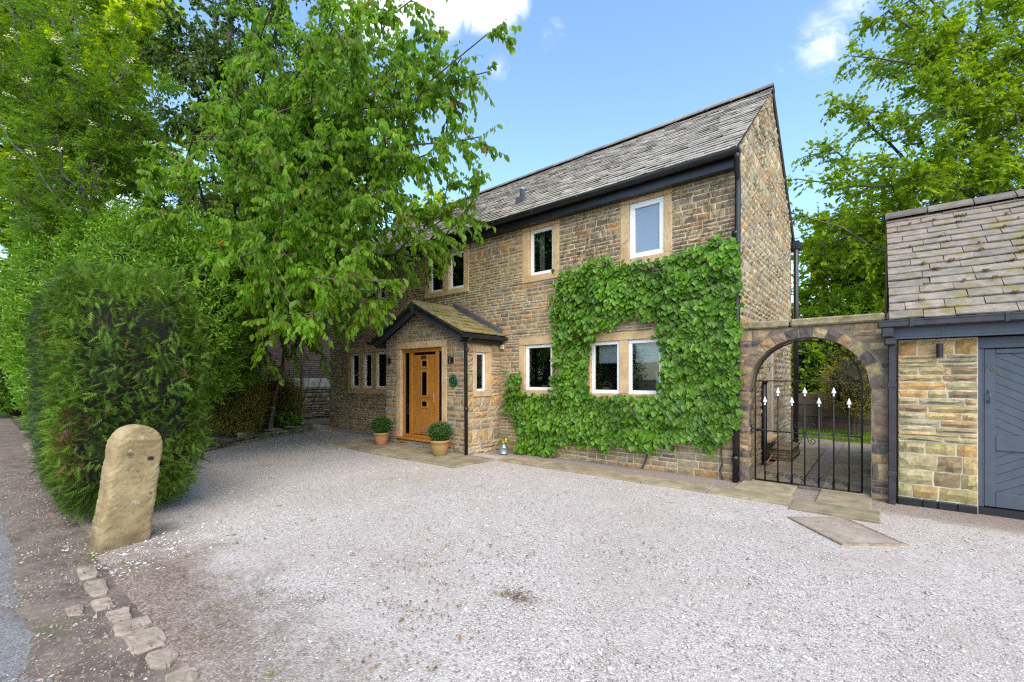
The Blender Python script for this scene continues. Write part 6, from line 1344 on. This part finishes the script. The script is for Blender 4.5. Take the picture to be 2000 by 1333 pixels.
SN = laid([[(u + (.11 if k % 2 else 0), z), (u + .215 + (.11 if k % 2 else 0), z), (u + .215 + (.11 if k % 2 else 0), z + .066), (u + (.11 if k % 2 else 0), z + .066)] for k, z in enumerate(np.arange(3.2, 6.4, .075)) for u in np.arange(0, 5.6, .225)], (-19.5, 7.5, 0), (0, 1, 0), (1, 0, 0), [(.30, .22, .14), (.27, .19, .12), (.33, .25, .16), (.24, .16, .11)], (.003, .006), .003)
o = as_stuff(SN, 'brickwork', M['red_brick'], e)
b = MB(); b.bevbox(-19.5, -18.6, 6.6, 14, 4.10, 4.30, .03); b.build('mossy_roof_edge', simple('yellow lichen', (.42, .27, .02), .95, nscale=9, nvar=.35), e)
b = MB(); b.box(-19.5, -18.7, 6.7, 13.9, 3.8, 4.08); b.build('lean_to_fascia', M['black_pvc'], e)
b = MB(); b.prism([(-24.3, 6.4), (-19.2, 6.4), (-21.75, 8.4)], 'y', 6.3, 15.2, (.3, .28, .26)); b.build('roof', M['slate'], e)
b = MB(); b.add(*(lambda q: (q.v, q.f))((lambda q: (q.bevbox(-9.95, -9.65, .62, .82, -.05, .16, .03), q)[1])(MB())), t=(.20, .16, .12)); o = b.build('verge_rock', M['wall_stone'], None); tag(o, 'small rock at the foot of the hedge on the lane side', 'rock')

# ================================================================== garden behind the arch
e = empty('garden_fence', 'low weathered fence of horizontal boards across the back garden', 'fence', loc=(-1, 16, 0))
for k in range(6):
    for j in range(4): b = MB(); x0 = -6.2 + j * 2.45 + 1.25 * (j > 99); b.bevbox(x0, x0 + 2.43, 15.95 + .012 * (k % 2), 15.975 + .012 * (k % 2), .03 + k * .172, .03 + k * .172 + .17, .004, np.array((1, 1, 1)) * rng.uniform(.7, 1.25)); b.build('board', M['fence_brown'], e)
for x in (-6.2, -3.76, -1.32, 1.13, 3.58): b = MB(); b.bevbox(x - .05, x + .05, 15.86, 15.945, 0, 1.10, .006, (1.4, 1.35, .9)); b.build('post', M['fence_brown'], e)
shrub('garden_shrub', 'big leafy shrub behind the garden fence next to the gable', 'shrub', (-2.5, 17.5, 2.0), (1.6, 1.0, 2.0), M['garden_leaf'], 1300, .17, T_OVAL, L=.4, zmin=.1)
shrub('garden_shrub', 'big leafy shrub behind the garden fence in the middle of the arch', 'shrub', (-.6, 17.8, 2.1), (1.5, 1.0, 2.2), M['garden_leaf'], 1300, .17, T_OVAL, L=.4, zmin=.1)
shrub('garden_shrub', 'big leafy shrub behind the garden fence at the right of the arch', 'shrub', (1.4, 17.5, 1.9), (1.6, 1.0, 2.0), M['garden_leaf'], 1300, .17, T_OVAL, L=.4, zmin=.1)
shrub('weeping_shrub', 'pale olive fine leaved shrub before the garden fence', 'shrub', (-.50, 14.9, 1.30), (.80, .60, .85), M['olive_twig'], 1500, .05, T_LANCE, L=.34, nl=9, core=.72, zmin=.1)
e = shrub('yellow_azalea', 'shrub with yellow blossom seen at the right side of the arch', 'shrub', (.05, 15.5, 1.45), (.55, .40, .60), M['laurel_dark'], 160, .07, T_LANCE, L=.2, zmin=.2)
P, N_ = blob_pts(190, (-.05, 15.35, 1.98), (.36, .30, .18), .2, 3., (.7, 1)); leaf_obj('blossom', [leaf_arrays(P, unit(N_ + rng.normal(0, .5, P.shape)), rdir(len(P)), .075, T_OVAL)], M['flower_yellow'], e, 'stuff')
n = 15000; P = np.stack([rng.uniform(-3.2, 2.2, n), rng.uniform(12.9, 16.0, n), np.full(n, -.02)], 1); leaf_obj('grass', [leaf_arrays(P, unit(np.array([0, 0, 1.]) + rng.normal(0, .35, (n, 3))), rdir(n), rng.uniform(.04, .09, n), (np.array([(0, -.09, 0), (0, .09, 0), (1, 0, 0)]), [(0, 1, 2)]))], M['grass'], None, 'stuff')['label'] = 'short green lawn grass behind the gate'

# ================================================================== pots by the door
def pot(c, R_, h, ball, label, plabel):
    e = empty('plant_pot', label, 'pot', 'terracotta pots at the front door', c)
    b = MB(); b.lathe([(R_ * .66, 0), (R_ * .70, .01), (R_ * .95, h * .62), (R_ * .99, h * .84), (R_ * 1.04, h * .86), (R_ * 1.04, h), (R_ * .93, h), (R_ * .90, h - .04), (.01, h - .04)], c, 28); b.build('pot_body', M['terracotta'], e, True)
    b = MB(); b.lathe([(R_ * .88, 0), (R_ * .5, .015), (.01, .02)], (c[0], c[1], c[2] + h - .038), 20); b.build('compost', M['soil'], e, True)
    z = c[2] + h + ball * .72; p = empty('box_ball', plabel, 'shrub', 'box balls at the front door', (c[0], c[1], c[2] + h)); sd_ = float(rng.uniform(0, 9))
    P, N_ = blob_pts(520, (c[0], c[1], z), (ball, ball, ball * .82), .10, sd_, (.80, 1.0)); D = unit(N_ + rng.normal(0, .35, P.shape) + np.array([0, 0, .2])); L_ = np.full(len(P), .07)
    leaf_obj('foliage', shoot_leaves(P - D * .05, D, L_, 8, .030, T_LANCE if False else T_QUAD, .8), M['box_leaf'], p); blob_core('shade_filler', (c[0], c[1], z), (ball, ball, ball * .82), .82, M['core'], p, .1, sd_, c[2] + h - .02)
    b = MB(); b.tube([(c[0], c[1], c[2] + h - .04), (c[0], c[1], z)], .014, 6); b.build('stem', M['bark'], p)
pot((-8.52, 5.74, .036), .165, .27, .215, 'terracotta pot left of the front door', 'clipped box ball in the pot left of the door')
pot((-6.50, 5.68, .036), .185, .285, .225, 'larger mossy terracotta pot right of the front door', 'clipped box ball in the pot right of the door')
e = empty('milk_can', 'small galvanised can planted with yellow flowers in the corner beside the porch', 'can', loc=(-5.72, 6.66, .01))
b = MB(); b.lathe([(.085, 0), (.088, .01), (.088, .012), (.084, .02), (.084, .125), (.088, .13), (.084, .135), (.062, .18), (.060, .20), (.068, .205), (.056, .205), (.05, .15), (.01, .15)], (-5.72, 6.66, .012), 22); b.build('can_body', M['galv'], e, True)
b = MB(); b.tube([(-5.72 + .09 * math.cos(a), 6.60 - .02 * math.sin(a), .13 + .03 * math.sin(a)) for a in np.linspace(math.pi, 2 * math.pi, 8)], .005, 6); b.build('handle', M['galv'], e, True)
p = empty('viola_plant', 'small plant with yellow flowers growing in the galvanised can', 'plant', loc=(-5.72, 6.66, .2))
P, N_ = blob_pts(60, (-5.70, 6.66, .25), (.11, .10, .06), .2, 2.); leaf_obj('foliage', shoot_leaves(P, unit(N_ + np.array([0, 0, .6])), np.full(len(P), .05), 5, .035, T_QUAD), M['laurel_leaf'], p)
for k in range(6): b = MB(); c = (-5.68 + rng.uniform(-.02, .12), 6.62 + rng.uniform(-.06, .03), .27 + rng.uniform(-.02, .05)); b.lathe([(.004, -.02), (.022, 0), (.016, .012), (.004, .006)], c, 7); b.build('flower', M['flower_yellow'], p)

# ================================================================== loose stones, litter and weeds on the ground
def pebbles():
    n = 90000; u = rng.uniform(0, 1, n); dist = 1.6 + 8.5 * u ** 1.5; ang = rng.uniform(-52, 52, n); a = np.radians(ang)
    X = dist * (FW[0] + np.tan(a) * RT[0]); Y = dist * (FW[1] + np.tan(a) * RT[1])
    dn = np.array([mnoise.noise(Vector((x * .9, y * .9, 2.))) + .5 * mnoise.noise(Vector((x * 3, y * 3, 8.))) for x, y in zip(X, Y)])
    ok = (Y > .50 + .12 * dn) & (Y < 6.0) & (X > -10.4) & (X < 5.5) & (dn + rng.uniform(-.7, .7, n) > -.15)
    ok &= ~((X < -9.) & (Y < 1.6)); ok &= ~((Y > 4.95) & (X > -9.8) & (X < -5.4)); q = (np.abs((X + .26) * .79 - (Y - 5.44) * -.61) < .47) & (np.abs((X + .26) * -.61 + (Y - 5.44) * -.79) < .50); ok &= ~q; ok &= ~((X < -5.6 - .35 * 0) & (Y < 1.9) & (X > -9.6))
    bare = np.clip(1.9 - Y - .9 * dn, 0, 1) * np.clip((-.6 - X - .8 * dn) / 1.2, 0, 1) * np.clip((X + 5.0) / .8, 0, 1); ok &= rng.uniform(0, 1, len(X)) > bare * 1.25
    X, Y, dn = X[ok], Y[ok], dn[ok]; n = len(X); near_post = np.exp(-((X + 4.75) ** 2 / .5 + (Y - 1.0) ** 2 / .12)); s = rng.uniform(.0026, .0060, n) * (1 + rng.uniform(0, 1, n) ** 9 * 1.8) * (1 + .5 * near_post)
    base = np.array([(1, 0, 0), (0, 1, 0), (-1, 0, 0), (0, -1, 0), (0, 0, 1), (0, 0, -1)], float)
    V = base[None] * (s[:, None, None] * rng.uniform(.6, 1.5, (n, 6, 1))) * np.array([1, 1, .62]) + rng.normal(0, .18, (n, 6, 3)) * s[:, None, None]
    th = rng.uniform(0, 6.28, n); c, s_ = np.cos(th), np.sin(th); V = np.stack([V[..., 0] * c[:, None] - V[..., 1] * s_[:, None], V[..., 0] * s_[:, None] + V[..., 1] * c[:, None], V[..., 2]], -1)
    Z = np.array([.004 + .010 * mnoise.noise(Vector((x * .7, y * .7, 3.1))) for x, y in zip(X, Y)]); V += np.stack([X, Y, Z + s * .25], 1)[:, None]
    F = (np.array([(0, 1, 4), (1, 2, 4), (2, 3, 4), (3, 0, 4), (1, 0, 5), (2, 1, 5), (3, 2, 5), (0, 3, 5)])[None] + (np.arange(n) * 6)[:, None, None]).reshape(-1, 3)
    v = rng.uniform(.34, .60, n) * np.where(rng.uniform(0, 1, n) > .93, .5, 1); col = np.stack([v * rng.uniform(.98, 1.07, n), v * rng.uniform(.93, .99, n), v * rng.uniform(.87, .96, n)], 1)
    o = link('loose_gravel', mesh_np('loose_gravel', V.reshape(-1, 3), F, np.repeat(col, 6, 0)), M['pebble']); tag(o, 'loose pale limestone chippings lying over the drive', 'gravel', kind='stuff')
pebbles()
def lane_grit():
    n = 16000; u = rng.uniform(0, 1, n) ** 1.6; X = -1.8 - 9 * u; Y = rng.uniform(-.35, .62, n)
    dn = np.array([mnoise.noise(Vector((x * 2.2, y * 2.2, 5.))) for x, y in zip(X, Y)]); ok = (dn + rng.uniform(-.5, .5, n) + (Y - .2) * .6 > 0); X, Y = X[ok], Y[ok]; n = len(X)
    s = rng.uniform(.002, .0055, n) * (1 + rng.uniform(0, 1, n) ** 12 * 2.5); base = np.array([(1, 0, 0), (0, 1, 0), (-1, 0, 0), (0, -1, 0), (0, 0, 1)], float)
    V = base[None] * (s[:, None, None] * rng.uniform(.6, 1.5, (n, 5, 1))) + rng.normal(0, .2, (n, 5, 3)) * s[:, None, None]
    Z = np.array([max(-.043, min(-.043 + .16 * (y - .20) + .014 * mnoise.noise(Vector((x * 1.7, y * 1.7, 2))) + .012 * mnoise.noise(Vector((x * 6, y * 6, 2))), -.022 + .006 * mnoise.noise(Vector((x * 5, y * 5, 9))))) for x, y in zip(X, Y)])
    V += np.stack([X, Y, Z + .001], 1)[:, None]; F = (np.array([(0, 1, 4), (1, 2, 4), (2, 3, 4), (3, 0, 4)])[None] + (np.arange(n) * 5)[:, None, None]).reshape(-1, 3)
    v = rng.uniform(.10, .34, n) * np.where(rng.uniform(0, 1, n) > .9, 1.6, 1); col = np.stack([v * rng.uniform(1.0, 1.25, n), v * rng.uniform(.9, 1.0, n), v * rng.uniform(.72, .95, n)], 1)
    o = link('lane_grit', mesh_np('lane_grit', V.reshape(-1, 3), F, np.repeat(col, 5, 0)), M['pebble']); tag(o, 'grit and small stones scattered along the edge of the lane', 'grit', kind='stuff')
lane_grit()
def litter():
    n = 9000; X = rng.uniform(-10.5, 4.5, n); Y = rng.uniform(.1, 6.9, n); dn = np.array([mnoise.noise(Vector((x * .8 + 7, y * .8, 1.))) + .6 * mnoise.noise(Vector((x * 2.4, y * 2.4, 6.))) for x, y in zip(X, Y)])
    ok = (dn + rng.uniform(-.9, .4, n) + np.where(X < -3, .25, -.1) > -.05); X, Y = X[ok], Y[ok]
    cl = [(-1.9, 2.35, .07, 60), (-2.4, 1.75, .12, 70), (-2.75, 2.2, .2, 90), (-2.3, 2.9, .25, 110), (-3.3, 2.0, .35, 120), (-1.2, 3.0, .5, 120), (-5.2, 3.4, 1.2, 300), (-4.0, 4.4, 1.2, 260), (-2.1, 1.9, .3, 110), (-1.6, 3.6, .35, 160), (-2.9, 2.7, .4, 120), (-2.0, 1.35, .25, 100), (-1.9, 2.35, .10, 120), (-3.2, .45, .3, 60), (-3.9, .4, .5, 90), (-5.0, .55, .25, 60), (-5.5, .5, .5, 80), (-7.5, .4, 1.2, 140), (-2.6, .45, .15, 30)]
    for (x, y, sp, k) in cl: X = np.concatenate([X, rng.normal(x, sp, k)]); Y = np.concatenate([Y, rng.normal(y, sp * .6, k)])
    n0 = len(X) - sum(k for *_, k in cl); n = len(X); P = np.stack([X, Y, np.where(Y < .6, .012, .022) + rng.uniform(-.002, .006, n)], 1)
    A_ = unit(rdir(n) * np.array([1, 1, .25])); N_ = unit(np.array([0, 0, 1.]) + rdir(n) * .5)
    o = leaf_obj('leaf_litter', [leaf_arrays(P, A_, N_, rng.uniform(.006, .022, n) * np.where(np.arange(n) < n0, 1, 1.2) * (1 + .6 * (rng.uniform(0, 1, n) > .98)), T_QUAD)], M['litter'], None, 'stuff'); tag(o, 'scattered small brown fallen leaves and bud scales on the ground', 'leaf litter')
    n = 0; arrs = []
    for (x, y) in [(-4.45, 1.15), (-3.75, 1.2), (-3.3, 1.25), (-2.9, 1.5), (-3.1, .95), (-2.2, 1.6), (-4.7, .75), (-5.0, .6), (-5.15, .55), (-5.1, .62), (-2.0, 2.3), (-4.05, .2), (-2.35, .95)] + [(rng.uniform(-6, -4), rng.uniform(1.3, 2.5)) for _ in range(5)]:
        k = rng.integers(6, 22); P = np.stack([rng.normal(x, .022, k), rng.normal(y, .018, k), np.full(k, .012)], 1); arrs.append(leaf_arrays(P, unit(rdir(k) + np.array([0, 0, .5])), rdir(k), rng.uniform(.008, .02, k), T_QUAD))
    o = leaf_obj('weed_tufts', arrs, M['weed'], None, 'stuff'); tag(o, 'tiny green weed tufts growing through the gravel', 'weeds')
litter()
